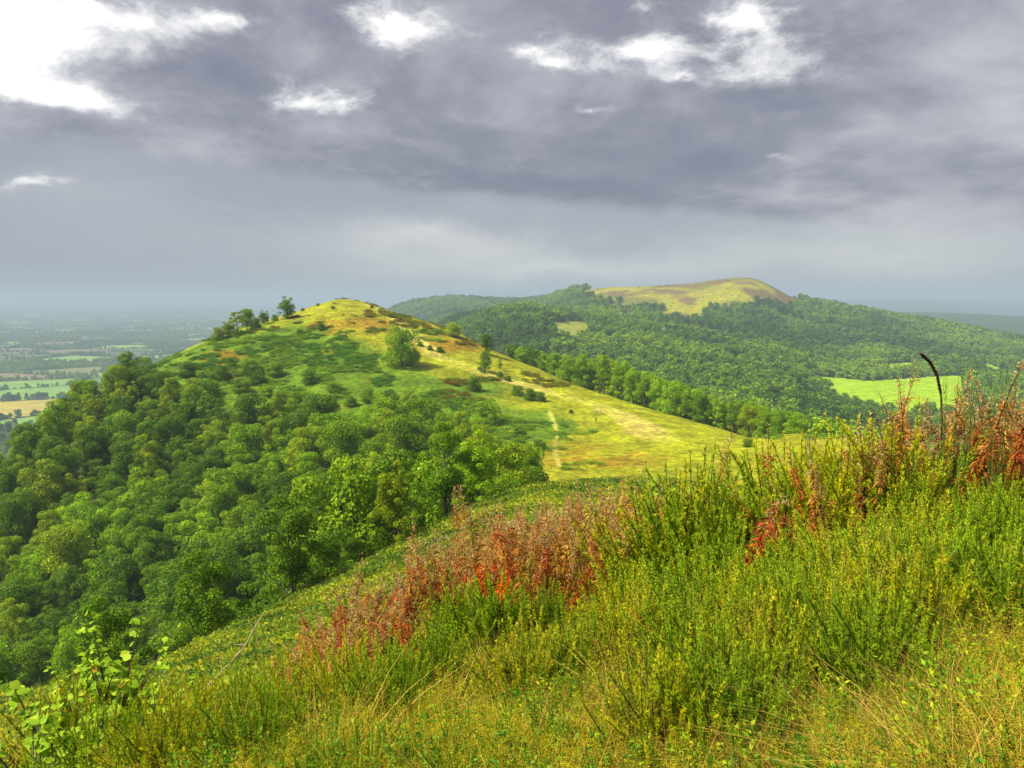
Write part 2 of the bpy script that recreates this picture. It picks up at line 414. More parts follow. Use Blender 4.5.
def build_ground():
    th = np.concatenate([np.linspace(-PI, -.72, 70, endpoint=False), np.linspace(-.72, .72, 760, endpoint=False), np.linspace(.72, PI, 70, endpoint=False)])
    rr = np.concatenate([np.exp(np.linspace(math.log(.35), math.log(16), 90, endpoint=False)), np.exp(np.linspace(math.log(16), math.log(120), 90, endpoint=False)),
                         np.linspace(120, 500, 260, endpoint=False), np.exp(np.linspace(math.log(500), math.log(3600), 170, endpoint=False)), np.exp(np.linspace(math.log(3600), math.log(38000), 60))])
    T, R = np.meshgrid(th, rr); x = (R * np.sin(T)).ravel(); y = (R * np.cos(T)).ravel()
    z = H(x, y); nt, nr = len(th), len(rr)
    V = np.stack([x, y, z], 1)
    i = np.arange(nr - 1)[:, None] * nt; j = np.arange(nt)[None, :]; j2 = (j + 1) % nt
    F = np.stack([i + j, i + j2, i + nt + j2, i + nt + j], -1).reshape(-1, 4)[:, ::-1]
    m, tree, out = new_mat('hill turf'); N = tree.nodes; L = tree.links
    at = N.new('ShaderNodeAttribute'); at.attribute_name = 'Col'
    tc = N.new('ShaderNodeTexCoord')
    cs = at.outputs['Color']
    for sc, lo, hi in ((.12, .75, 1.25), (.55, .68, 1.32), (2.4, .7, 1.3), (11., .75, 1.25)):
        no = N.new('ShaderNodeTexNoise'); no.inputs['Scale'].default_value = sc; no.inputs['Detail'].default_value = 5
        L.new(tc.outputs['Object'], no.inputs['Vector'])
        cs = mulc(tree, cs, ramp(tree, no.outputs['Fac'], [(.36, (lo, lo, lo)), (.64, (hi, hi, hi))]))
    d = N.new('ShaderNodeBsdfPrincipled'); d.inputs['Roughness'].default_value = .95; d.inputs['Specular IOR Level'].default_value = .1
    L.new(cs, d.inputs['Base Color'])
    b = N.new('ShaderNodeBump'); b.inputs['Strength'].default_value = .6; b.inputs['Distance'].default_value = .5
    L.new(no.outputs['Fac'], b.inputs['Height']); L.new(b.outputs[0], d.inputs['Normal'])
    L.new(d.outputs[0], out.inputs[0])
    o = mk('ground', [(V, F, 0., 0)], [m], smooth=True)
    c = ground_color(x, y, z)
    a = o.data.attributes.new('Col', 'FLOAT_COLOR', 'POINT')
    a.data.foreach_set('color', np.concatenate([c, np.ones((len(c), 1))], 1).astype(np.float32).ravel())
    # close the small hole under the camera
    o['kind'] = 'structure'
    return o
build_ground()

# ------------------------------------------------------------------ fields of the vale (left) and the pasture right
def field_cells():
    """irregular cells over the vale left of the ridge."""
    pts = []
    gx, gy = 300., 260.
    for a in range(-34, 4):
        for b in range(5, 44):
            r_ = random.Random(a * 991 + b * 77)
            X = a * gx + r_.uniform(-.42, .42) * gx + (b % 2) * 120; Y = b * gy + r_.uniform(-.42, .42) * gy
            pts.append((X, Y))
    pts = np.array(pts); out = []
    for k, (X, Y) in enumerate(pts):
        if Y < 1450 or X > -.05 * Y - 60 or X < -.78 * Y - 300: continue
        dd = np.hypot(pts[:, 0] - X, pts[:, 1] - Y); nb = np.argsort(dd)[1:22]
        poly = [(X - 400, Y - 400), (X + 400, Y - 400), (X + 400, Y + 400), (X - 400, Y + 400)]
        for j in nb:
            nx, ny = pts[j, 0] - X, pts[j, 1] - Y; Ln = math.hypot(nx, ny); nx /= Ln; ny /= Ln; lim = Ln / 2 - 6
            new = []
            for q in range(len(poly)):
                p0, p1 = poly[q], poly[(q + 1) % len(poly)]
                d0 = (p0[0] - X) * nx + (p0[1] - Y) * ny - lim; d1 = (p1[0] - X) * nx + (p1[1] - Y) * ny - lim
                if d0 <= 0: new.append(p0)
                if (d0 < 0) != (d1 < 0) and d0 != d1:
                    t = d0 / (d0 - d1); new.append((p0[0] + t * (p1[0] - p0[0]), p0[1] + t * (p1[1] - p0[1])))
            poly = new
            if len(poly) < 3: break
        if len(poly) >= 3: out.append((X, Y, poly))
    return out
CELLS = field_cells()
def field_mat():
    m, nt, out = new_mat('field crops'); N = nt.nodes; L = nt.links
    at = N.new('ShaderNodeAttribute'); at.attribute_name = 'Col'
    tc = N.new('ShaderNodeTexCoord'); no = N.new('ShaderNodeTexNoise'); no.inputs['Scale'].default_value = .02; no.inputs['Detail'].default_value = 8
    L.new(tc.outputs['Object'], no.inputs['Vector'])
    c = mulc(nt, at.outputs['Color'], ramp(nt, no.outputs['Fac'], [(.35, (.8, .8, .8)), (.65, (1.2, 1.2, 1.2))]))
    d = N.new('ShaderNodeBsdfPrincipled'); L.new(c, d.inputs['Base Color']); d.inputs['Roughness'].default_value = .95
    L.new(d.outputs[0], out.inputs[0]); return m
M_field = field_mat()
def build_fields():
    V = []; Fc = []; C = []
    for (X, Y, poly) in CELLS:
        r_ = random.Random(int(X * 13 + Y * 7))
        if r_.random() < .32: continue          # woods and orchards between the fields stay dark
        u = r_.random()
        col = (.12, .24, .02) if u < .2 else (.055, .11, .02) if u < .55 else (.12, .10, .05) if u < .66 else (.11, .13, .035) if u < .88 else (.07, .065, .03)
        px, py = project(X, Y, -250)
        if px < 0 and 392 < py < 440: col = (.30, .25, .02)
        elif px < 40 and 365 < py < 385: col = (.16, .12, .06)
        cx = np.array(poly); base = len(V)
        ring = []
        # subdivide the edge and fan in two rings so the sheet follows the land
        for q in range(len(poly)):
            p0, p1 = cx[q], cx[(q + 1) % len(poly)]
            for s_ in range(4): ring.append(p0 + (p1 - p0) * s_ / 4)
        ring = np.array(ring); ctr = ring.mean(0); n = len(ring)
        rings = [ring, ctr + (ring - ctr) * .5]
        for rg in rings: V += [(a, b) for a, b in rg]
        V.append(tuple(ctr))
        for q in range(n): Fc.append((base + q, base + (q + 1) % n, base + n + (q + 1) % n, base + n + q))
        for q in range(n): Fc.append((base + n + q, base + n + (q + 1) % n, base + 2 * n, base + 2 * n))
        C += [col] * (2 * n + 1)
    V = np.array(V); z = H(V[:, 0], V[:, 1]) + .8 + np.hypot(V[:, 0], V[:, 1]) * .0004
    tris = [f for f in Fc if f[2] == f[3]]; quads = [f for f in Fc if f[2] != f[3]]
    V3 = np.column_stack([V, z])
    me = bpy.data.meshes.new('farmland'); me.from_pydata([tuple(v) for v in V3], [], [f[:3] for f in tris] + quads)
    me.materials.append(M_field); o = bpy.data.objects.new('farmland', me); COL.objects.link(o)
    a = me.attributes.new('Col', 'FLOAT_COLOR', 'POINT')
    a.data.foreach_set('color', np.concatenate([np.array(C), np.ones((len(C), 1))], 1).astype(np.float32).ravel())
    o['kind'] = 'structure'
build_fields()

# ================================================================== TREES
def crown_chunks(r, lobes, n, size, up=.25, rad=(.72, 1.05)):
    """lobes: (cx,cy,cz,rx,rz)"""
    lobes = np.array(lobes); w = lobes[:, 3] ** 2; w = w / w.sum()
    li = r.choice(len(lobes), n, p=w); D = rand_dirs(r, n); D[:, 2] = D[:, 2] * .9 + up; D = norm(D)
    rr_ = r.uniform(rad[0], rad[1], n)
    lob = lobes[li]; c = lob[:, :3] + D * np.stack([lob[:, 3], lob[:, 3], lob[:, 4]], 1) * rr_[:, None]
    nrm = norm(D + r.normal(size=(n, 3)) * .45)
    u = norm(np.cross(nrm, rand_dirs(r, n)))
    l = size * r.uniform(.7, 1.4, n)
    v, f = leaves(c - u * l[:, None] / 2, u, nrm, l, l * r.uniform(.55, .85, n))
    lt = r.uniform(0, 1, len(lobes))[li]
    rnd = np.clip(.55 * r.uniform(0, 1, n) + .35 * lt + .1, 0, 1)
    return (v, f, np.repeat(rnd, 4), 0)

def tree_mesh_parts(seed, kind, n, size):
    """(trunk chunks, crown chunks) in metres, base at origin."""
    r = np.random.default_rng(seed); tr = []; lob = []
    if kind == 'round':      h, R, base = 11.5, 4.9, 1.5
    elif kind == 'birch':    h, R, base = 12.0, 3.5, 1.7
    elif kind == 'thorn':    h, R, base = 7.5, 4.0, .3
    elif kind == 'open':     h, R, base = 11.0, 4.6, 3.0
    elif kind == 'cone':     h, R, base = 9.0, 3.4, .6
    nl = {'round': 30, 'birch': 26, 'thorn': 28, 'open': 24, 'cone': 26}[kind]
    mid = (h + base) / 2
    for k in range(nl):
        for _ in range(30):
            t = r.uniform(0, 1)
            z = base + (h - base) * t
            if kind == 'birch': prof = math.sin(PI * min(1, .16 + .80 * t ** .8)) ** .8
            elif kind == 'cone': prof = (1 - t) ** .75 + .08
            else: prof = math.sqrt(max(0, 1 - ((t - .42) / .60) ** 2))
            a = r.uniform(0, 2 * PI); q = R * prof * r.uniform(.45, .86) * (1 + .18 * math.sin(3 * a + seed))
            p = np.array([q * math.cos(a), q * math.sin(a), z])
            if all(np.linalg.norm(p - np.array(l_[:3])) > R * .26 for l_ in lob): break
        lr = R * r.uniform(.20, .36) * (.75 if kind in ('birch', 'open') else 1)
        lob.append((p[0], p[1], min(p[2], h - lr * .6), lr, lr * r.uniform(.62, .85)))
    if kind == 'thorn':
        for k in range(10):
            a = k * .628 + r.uniform(-.2, .2); lob.append((R * .68 * math.cos(a), R * .68 * math.sin(a), r.uniform(1.1, 2.0), R * .34, R * .3))
    if kind != 'open':
        for k in range(5): lob.append((r.uniform(-.3, .3) * R, r.uniform(-.3, .3) * R, base + (h - base) * r.uniform(.3, .75), R * .42, R * .42))
    top = np.array([r.uniform(-.4, .4), r.uniform(-.4, .4), h * .8]); th_ = .26 if kind != 'birch' else .17
    q = np.linspace(0, 1, 7)[:, None]; trunk = q * top; trunk[:, 0] += np.sin(q[:, 0] * 3 + seed) * .18
    v, f = tube(trunk - np.array([0, 0, .4]) * (1 - q), th_ * (1.25 - 1.05 * q[:, 0]), 7); tr.append((v, f, .5, 0))
    for k in range(0, len(lob), 2):
        L = np.array(lob[k][:3]); s = trunk[min(5, 1 + k % 5)] if L[2] > trunk[1 + k % 5][2] else trunk[2]
        m_ = (s + L) / 2 + np.array([0, 0, .35]); v, f = tube(np.array([s, m_, L]), [th_ * .42, th_ * .28, th_ * .08], 5); tr.append((v, f, .5, 0))
    return tr, [crown_chunks(r, lob, n, size)]

KINDS = {}
def proto_tree(key, seed, kind, n, size):
    tr, cr = tree_mesh_parts(seed, kind, n, size)
    e = empty('woodland_tree', (0, 0, -9000)); mk('trunk', tr, [M_bark], smooth=True, parent=e); mk('crown', cr, [M_leaf], parent=e)
    KINDS.setdefault(key, []).append(e)
for s_ in range(4): proto_tree('round', 100 + s_, 'round', 12500, .28)
for s_ in range(4): proto_tree('birch', 200 + s_, 'birch', 11000, .21)
for s_ in range(2): proto_tree('thorn', 300 + s_, 'thorn', 9000, .27)
for s_ in range(3): proto_tree('open', 400 + s_, 'open', 3600, .38)
for s_ in range(1): proto_tree('cone', 500 + s_, 'cone', 6500, .24)

TONES = {'bright green': (1.1, 1.16, .7), 'mid green': (.95, .98, .7), 'olive green': (1.15, .98, .7), 'dark green': (.56, .66, .65), 'yellowish green': (1.45, 1.2, .6)}
def put_tree(x, y, key, tone, s, sz=None, name='woodland_tree', label=None, cat='tree', group=None, rz=None, z=None):
    k = random.randrange(len(KINDS[key])); z = float(H(x, y)[0]) - .1 if z is None else z
    c = TONES[tone]; j = random.uniform(.85, 1.15)
    t = copy_tree(KINDS[key][k], (x, y, z), random.uniform(0, 6.28) if rz is None else rz, (s, s, s if sz is None else sz), tuple(a * j for a in c))
    t.name = name
    tag(t, label, cat, group)
    return t

# --- the wood on the left slope
def place_left_wood():
    cand = []
    r = np.random.default_rng(21)
    N = 26000
    th = r.uniform(-.66, .05, N); R = np.sqrt(r.uniform(38 ** 2, 330 ** 2, N)); x = R * np.sin(th); y = R * np.cos(th); z = H(x, y)
    px, py = project(x, y, z + 6.5)
    ok = inpoly(px, py, W_POLY) & (px > -60)
    # keep off the near bank
    edge = np.interp(px, [-300, 0, 120, 220, 300, 345, 400, 450, 520, 600], [28, 30, 33, 40, 48, 52, 58, 64, 70, 75])
    ok &= y > edge + 3.5
    x, y, z, px, py = [a[ok] for a in (x, y, z, px, py)]
    kept = []
    for k in range(len(x)):
        d = 4.6 + 2.0 * _hash(np.int64(k), np.int64(3), 1) if y[k] < 105 else 6.6 + 3.2 * _hash(np.int64(k), np.int64(3), 1)
        if all((x[k] - a) ** 2 + (y[k] - b) ** 2 > d * d for a, b in kept): kept.append((x[k], y[k]))
    kept.sort(key=lambda q: math.hypot(*q))
    return kept
wood = place_left_wood()
print('left wood', len(wood))
def tone_at(x, y, px, py):
    n = float(fbm(np.array([x / 26.]), np.array([y / 26.]), 77, 3)[0]) + random.uniform(-.12, .12)
    if px < 190 and py < 450: return random.choice(['dark green', 'dark green', 'olive green', 'mid green'])
    if n < .39: return 'dark green'
    if n < .45: return 'olive green'
    if n < .55: return 'mid green'
    if n < .68: return 'bright green'
    return 'yellowish green'
WOOD_MAX = 430
for (x, y) in wood[:WOOD_MAX]:
    z = float(H(x, y)[0]); px, py = project(x, y, z + 7)
    px = float(px); py = float(py)
    tone = tone_at(x, y, px, py)
    edge_row = y < np.interp(px, [0, 220, 345, 520], [60, 62, 75, 95])
    key = 'birch' if (edge_row and random.random() < .75) or (tone in ('olive green', 'yellowish green') and random.random() < .5) else 'round' if random.random() < .85 else 'thorn'
    s = random.choice([random.uniform(.8, 1.05), random.uniform(1.05, 1.45)]) * (.66 if edge_row else 1.0) * (1.25 if key == 'thorn' else 1)
    nm = {'birch': 'birch_tree', 'round': 'broadleaf_tree', 'thorn': 'thorn_tree'}[key]
    if edge_row: s = min(s, .74)
    t = put_tree(x, y, key, tone, s, s * random.uniform(.92, 1.12), name=nm, cat='tree', group='trees of the wood on the left slope')
    band = 'beside the grassy bank' if edge_row else 'low in left wood' if py > 560 else 'amid left wood' if py > 480 else 'high in left wood' if py > 425 else 'topping left wood'
    kw = {'birch': 'slim', 'round': 'rounded', 'thorn': 'low dense'}[key]
    later_label(t, '{n} from left of the %s %s trees %s' % (kw, tone, band), px)

# --- single trees and shrubs on the middle hill
def at(px, py, lo=100, hi=560):
    q = hit(px, py, lo, hi)
    return q
def hill_tree(px, py, key, tone, hpx, name, label, cat, group=None, wide=1.0, lo=100, hi=560):
    q = at(px, py, lo, hi)
    if q is None:
        print('MISS', label); return
    base_h = {'round': 11.5, 'birch': 12., 'thorn': 7.5, 'open': 11., 'cone': 9.}[key]
    s = hpx * q[1] / F_PX / base_h
    put_tree(q[0], q[1], key, tone, s * wide, s, name=name, label=label, cat=cat, group=group)
hill_tree(287, 319, 'round', 'dark green', 23, 'lone_tree', 'small round-headed tree on the hill skyline, rightmost of the skyline trees', 'tree', wide=.95)
hill_tree(264, 324, 'round', 'dark green', 14, 'skyline_tree', 'small tree standing between the skyline clump and the round-headed tree', 'tree', 'trees on the hill skyline')
hill_tree(247, 331, 'round', 'mid green', 22, 'skyline_tree', 'tallest tree in the middle of the skyline clump', 'tree', 'trees on the hill skyline')
hill_tree(237, 334, 'open', 'olive green', 22, 'skyline_tree', 'open tree with bare stems left of middle in skyline clump', 'tree', 'trees on the hill skyline')
hill_tree(218, 340, 'thorn', 'olive green', 13, 'skyline_tree', 'low sparse tree at the left end of the skyline clump', 'tree', 'trees on the hill skyline')
hill_tree(228, 337, 'round', 'olive green', 17, 'skyline_tree', 'smaller round tree between the low end tree and the open tree', 'tree', 'trees on the hill skyline')
hill_tree(256, 328, 'thorn', 'dark green', 11, 'skyline_bush', 'dark bush filling the gap right of the tallest skyline tree', 'bush', 'trees on the hill skyline')
hill_tree(275, 321, 'thorn', 'mid green', 7, 'skyline_bush', 'small bush between the round tree and thin tree on skyline', 'bush', 'trees on the hill skyline')
hill_tree(401, 366, 'thorn', 'mid green', 41, 'hawthorn_tree', 'large rounded green hawthorn alone on the upper hillside', 'tree', wide=.92)
hill_tree(485, 372, 'cone', 'dark green', 21, 'conical_bush', 'dark cone shaped bush standing beside the ridge path', 'bush', wide=1.15)
hill_tree(500, 370, 'birch', 'olive green', 13, 'small_tree', 'slight pale tree just right of the dark cone shaped bush', 'tree')
hill_tree(474, 391, 'thorn', 'dark green', 15, 'thorn_bush', 'dark upright bush below the conical bush on the slope', 'bush')
hill_tree(488, 425, 'thorn', 'mid green', 25, 'thorn_bush', 'broad round green bush on lower slope above wood edge', 'bush', wide=1.1)
hill_tree(452, 336, 'thorn', 'yellowish green', 14, 'skyline_shrub', 'yellowish shrub on the right skyline of the hill', 'bush', wide=1.3)
hill_tree(486, 354, 'round', 'dark green', 20, 'ridge_tree', 'dark tree poking up behind hill skyline at upper end of row', 'tree')
for k, (a, b, h_) in enumerate([(518, 396, 11), (530, 400, 12), (540, 401, 10)]):
    hill_tree(a, b, 'thorn', 'dark green', h_, 'gorse_clump', '%s of three dark low bushes in a line below the path' % ['leftmost', 'middle', 'rightmost'][k], 'bush', 'dark bushes in a line below the path', wide=1.25)
for k, (a, b, h_, lb) in enumerate([(500, 377, 6, 'small dark bush on the near side of the path'), (508, 381, 6, 'low dark bush just below the path right of conical bush'), (519, 437, 12, 'dark rounded bush on the lower slope left of thin path'),
      (539, 449, 11, 'dark green bush nearest the left of the pale thin path'), (571, 413, 4, 'tiny dark bush alone on the saddle grass'), (536, 462, 4, 'tiny dark bush low on the meadow beside the wood')]):
    hill_tree(a, b, 'thorn', 'dark green', h_, 'low_bush', lb, 'bush', wide=1.3)
for k, (a, b, h_) in enumerate([(420, 346, 5), (430, 350, 5), (440, 352, 6), (372, 308, 3), (380, 312, 4), (390, 317, 4), (400, 321, 4), (412, 327, 4), (424, 332, 4), (322, 330, 7), (318, 306, 3), (303, 311, 3), (300, 334, 5), (333, 309, 3)]):
    q = at(a, b)
    if q is None: continue
    s = h_ * q[1] / F_PX / 7.5
    t = put_tree(q[0], q[1], 'thorn', 'dark green' if k != 4 else 'olive green', s * 1.4, s, name='hill_shrub', cat='bush', group='dark shrubs near the hill top')
    later_label(t, '{n} from left of the small dark shrubs near the hill top', a)
# shrubs scattered up the left face
r_ = random.Random(5)
SH = [(168, 384), (190, 372), (205, 380), (222, 376), (240, 388), (257, 380), (268, 392), (282, 399), (300, 392), (318, 398), (335, 388), (350, 402), (368, 398), (250, 370), (212, 392), (182, 392), (390, 396), (310, 380), (275, 372), (232, 362)]
for k, (a, b) in enumerate(SH):
    q = at(a, b + 4)
    if q is None: continue
    h_ = r_.uniform(9, 17); s = h_ * q[1] / F_PX / 7.5; tone = r_.choice(['dark green', 'mid green', 'olive green', 'mid green'])
    t = put_tree(q[0], q[1], 'thorn', tone, s * r_.uniform(1, 1.4), s, name='hillside_shrub', cat='bush', group='shrubs thinning out up the left face of the hill')
    later_label(t, '{n} from left of the %s shrubs above the left wood' % tone, a)
# row of trees behind the saddle
ROW = [(508, 363, 20), (520, 368, 22), (532, 374, 24), (545, 380, 26), (556, 387, 34), (570, 394, 38), (586, 396, 42), (603, 399, 44), (620, 404, 44), (634, 409, 38), (648, 412, 40), (660, 418, 36), (674, 421, 40), (690, 426, 38), (704, 430, 36), (720, 434, 36), (736, 438, 38), (752, 441, 36), (768, 441, 30), (784, 440, 30), (800, 439, 26)]
r_ = random.Random(11)
for k, (a, b, h_) in enumerate(ROW):
    for row in range(2):
        Yc = np.interp(a, [400, 450, 520, 600, 680, 740, 800], [435, 410, 370, 318, 280, 245, 215])
        Y = Yc + 7 + row * 11 + r_.uniform(-2, 3); X = (a + r_.uniform(-3, 3) + row * 7 - 512) / F_PX * Y; z = float(H(X, Y)[0])
        zt = slope_of(b - h_ + row * 1) * Y; hm = max(6., zt - z)
        key = r_.choice(['round', 'round', 'thorn', 'birch']); s = hm / {'round': 11.5, 'birch': 12., 'thorn': 7.5}[key]
        tone = r_.choice(['bright green', 'mid green', 'yellowish green', 'bright green', 'dark green'])
        t = put_tree(X, Y, key, tone, min(s, 1.25) if key != 'thorn' else min(s, 1.6), s, name='saddle_tree', cat='tree', group='row of trees beyond the saddle meadow')
        later_label(t, '{n} from left of the %s trees in the row beyond the saddle' % tone, a + row * 7)

# ------------------------------------------------------------------ scattering of uncountable stuff
def var_coll(name, objs):
    c = bpy.data.collections.new(name)
    for o in objs: c.objects.link(o)
    return c
def scatter(name, pts, scl, rot, idx, tint, coll, label, cat):
    n = len(pts)
    me = bpy.data.meshes.new(name); me.vertices.add(n); me.vertices.foreach_set('co', np.asarray(pts, np.float32).ravel())
    def A(nm, ty, key, d): a = me.attributes.new(nm, ty, 'POINT'); a.data.foreach_set(key, d)
    A('scl', 'FLOAT', 'value', np.asarray(scl, np.float32)); A('rot', 'FLOAT_VECTOR', 'vector', np.asarray(rot, np.float32).ravel())
    A('idx', 'INT', 'value', np.asarray(idx, np.int32)); A('tint', 'FLOAT_VECTOR', 'vector', np.asarray(tint, np.float32).ravel())
    o = bpy.data.objects.new(name, me); COL.objects.link(o)
    ng = bpy.data.node_groups.new(name + ' scatter', 'GeometryNodeTree')
    ng.interface.new_socket('Geometry', in_out='INPUT', socket_type='NodeSocketGeometry'); ng.interface.new_socket('Geometry', in_out='OUTPUT', socket_type='NodeSocketGeometry')
    N = ng.nodes; L = ng.links
    gi = N.new('NodeGroupInput'); go = N.new('NodeGroupOutput'); ip = N.new('GeometryNodeInstanceOnPoints'); ci = N.new('GeometryNodeCollectionInfo')
    ci.inputs['Collection'].default_value = coll; ci.inputs['Separate Children'].default_value = True; ci.inputs['Reset Children'].default_value = True
    def NA(nm, ty):
        a = N.new('GeometryNodeInputNamedAttribute'); a.data_type = ty; a.inputs[0].default_value = nm
        return [s for s in a.outputs if s.enabled and s.name == 'Attribute'][0]
    L.new(gi.outputs[0], ip.inputs['Points']); L.new(ci.outputs[0], ip.inputs['Instance']); ip.inputs['Pick Instance'].default_value = True
    L.new(NA('idx', 'INT'), ip.inputs['Instance Index']); L.new(NA('scl', 'FLOAT'), ip.inputs['Scale']); L.new(NA('rot', 'FLOAT_VECTOR'), ip.inputs['Rotation'])
    L.new(ip.outputs[0], go.inputs[0])
    md = o.modifiers.new('scatter', 'NODES'); md.node_group = ng
    tag(o, label, cat, None, 'stuff')
    return o

# far woodland
far_vars = []
for k in range(6):
    kd = ['round', 'round', 'birch', 'round', 'thorn', 'round'][k]
    tr, cr = tree_mesh_parts(700 + k, kd, 900, .95)
    far_vars.append(mk('far_tree_%s' % 'abcdef'[k], [(c[0], c[1], c[2], 1) for c in tr[:1]] + cr, [M_leaf_far, M_bark], link=False))
c_far = var_coll('far trees', far_vars)
def far_woods():
    r = np.random.default_rng(5); PT = []
    def ring(n, t0, t1, r0, r1):
        th = r.uniform(t0, t1, n); R = np.sqrt(r.uniform(r0 ** 2, r1 ** 2, n)); return R * np.sin(th), R * np.cos(th)
    for (n, t0, t1, r0, r1) in ((3600, -.16, .66, 265, 600), (11500, -.2, .66, 600, 1400), (19000, -.25, .66, 1400, 2700), (9000, -.2, .12, 2700, 4200)):
        x, y = ring(n, t0, t1, r0, r1); z = H(x, y); px, py = project(x, y, z)
        R = np.hypot(x, y)
        crest = np.interp(px, [345, 400, 450, 520, 600, 680, 740, 800, 850, 940, 1024], [520, 500, 470, 420, 352, 315, 282, 255, 240, 220, 210])
        ok = (y > crest)
        ok &= ~((px < 395) & (R < 1500))
        bald = inpoly(px + 34 * (fbm(x / 70., y / 70., 71, 3) - .5), py + 16 * (fbm(x / 80., y / 80., 72, 3) - .5), OPEN_CAMP) & (R > 1500) & (R < 3000); ok &= ~(bald & (r.uniform(0, 1, len(x)) < .90))
        for poly in (FIELD1, FIELD2, FIELD3, CLEARING): ok &= ~(inpoly(px, py, poly) & (R > 600) & (R < 2600))
        PT.append(np.stack([x, y, z, bald], 1)[ok])
    # hedgerows and copses of the vale
    hx = []
    rr_ = random.Random(3)
    for (X, Y, poly) in CELLS:
        far_ = Y > 5200
        if random.Random(int(X * 13 + Y * 7)).random() < .32:
            cx = np.array(poly); mn, mx = cx.min(0), cx.max(0)
            for _ in range(70 if far_ else 260):
                p = (rr_.uniform(mn[0], mx[0]), rr_.uniform(mn[1], mx[1]))
                if inpoly([p[0]], [p[1]], poly)[0] and float(vnoise(p[0] / 70., p[1] / 70., 8)) > .3: hx.append(p)
        for q in range(len(poly)):
            p0, p1 = poly[q], poly[(q + 1) % len(poly)]; Ln = math.hypot(p1[0] - p0[0], p1[1] - p0[1])
            gap = rr_.uniform(7, 26) * (2.2 if far_ else 1)
            t = 0
            while t < Ln:
                hx.append((p0[0] + (p1[0] - p0[0]) * t / Ln + rr_.uniform(-4, 4), p0[1] + (p1[1] - p0[1]) * t / Ln + rr_.uniform(-4, 4))); t += gap * rr_.uniform(.4, 1.6)
    hx = np.array(hx); PT.append(np.column_stack([hx, H(hx[:, 0], hx[:, 1]), np.zeros(len(hx))]))
    q = (r.uniform(-2600, -250, 5000), r.uniform(330, 1500, 5000)); PT.append(np.stack([q[0], q[1], H(*q), np.zeros(5000)], 1))
    sizes = [len(p) for p in PT]; Pn = np.concatenate(PT); n = len(Pn); bald = Pn[:, 3] > .5; Pn = Pn[:, :3].copy()
    vale = np.zeros(n, bool); vale[sum(sizes[:4]):] = True
    Pn[:, 2] -= .4
    bsc = np.where(bald, r.uniform(.08, .24, n), 1.2)
    s = bsc * r.uniform(.55, 1.25, n) * (.65 + .8 * fbm(Pn[:, 0] / 90., Pn[:, 1] / 90., 44, 3)) * np.where(vale, .85, 1) * (1 + .3 * sstep(1400, 2600, np.hypot(Pn[:, 0], Pn[:, 1])))
    nn = (.5 * fbm(Pn[:, 0] / 60., Pn[:, 1] / 60., 13, 3) + .5 * fbm(Pn[:, 0] / 260., Pn[:, 1] / 260., 14, 2))[:, None] + r.uniform(-.13, .13, (n, 1))
    a = np.array([.30, .42, .55]); b = np.array([.62, .76, .7]); c = np.array([1.05, 1.05, .65])  # tints kept cool and less yellow, putting some haze blue into the leaf colour
    st = fbm(Pn[:, 0] / 150., Pn[:, 1] / 150., 45, 2); nn = nn + np.where(st > .58, .14, np.where(st < .42, -.14, 0))[:, None]
    tint = np.where(nn < .5, a + (b - a) * np.clip((nn - .3) / .2, 0, 1), b + (c - b) * np.clip((nn - .5) / .22, 0, 1))
    rot = np.zeros((n, 3)); rot[:, 2] = r.uniform(0, 6.28, n)
    print('far trees', n)
    scatter('woodland', Pn, s, rot, r.integers(0, 6, n), tint, c_far, 'unbroken woodland over the far valley sides, with hedgerow trees of the vale', 'woodland')
far_woods()

# bracken clumps (middle hill and near bank)
def bracken_mesh(seed, n=230, R=.6, h=.45, name='a', frond=.18):
    r = np.random.default_rng(seed); a = r.uniform(0, 2 * PI, n); q = R * np.sqrt(r.uniform(0, 1, n))
    c = np.stack([q * np.cos(a), q * np.sin(a), h * (1 - (q / R) ** 2 * .6) * r.uniform(.35, 1, n)], 1)
    d = np.stack([np.cos(a + r.normal(0, .6, n)), np.sin(a + r.normal(0, .6, n)), r.uniform(-.1, .8, n)], 1)
    nn = norm(np.array([0, 0, 1.]) + r.normal(size=(n, 3)) * .5)
    v, f = leaves(c, d, nn, frond * r.uniform(.5, 1, n), frond * .45, mid=.35)
    return mk('bracken_clump_' + name, [(v, f, np.repeat(r.uniform(0, 1, n), 4), 0)], [M_brack], link=False)
c_brk = var_coll('bracken clumps', [bracken_mesh(k, name='abcd'[k]) for k in range(4)])
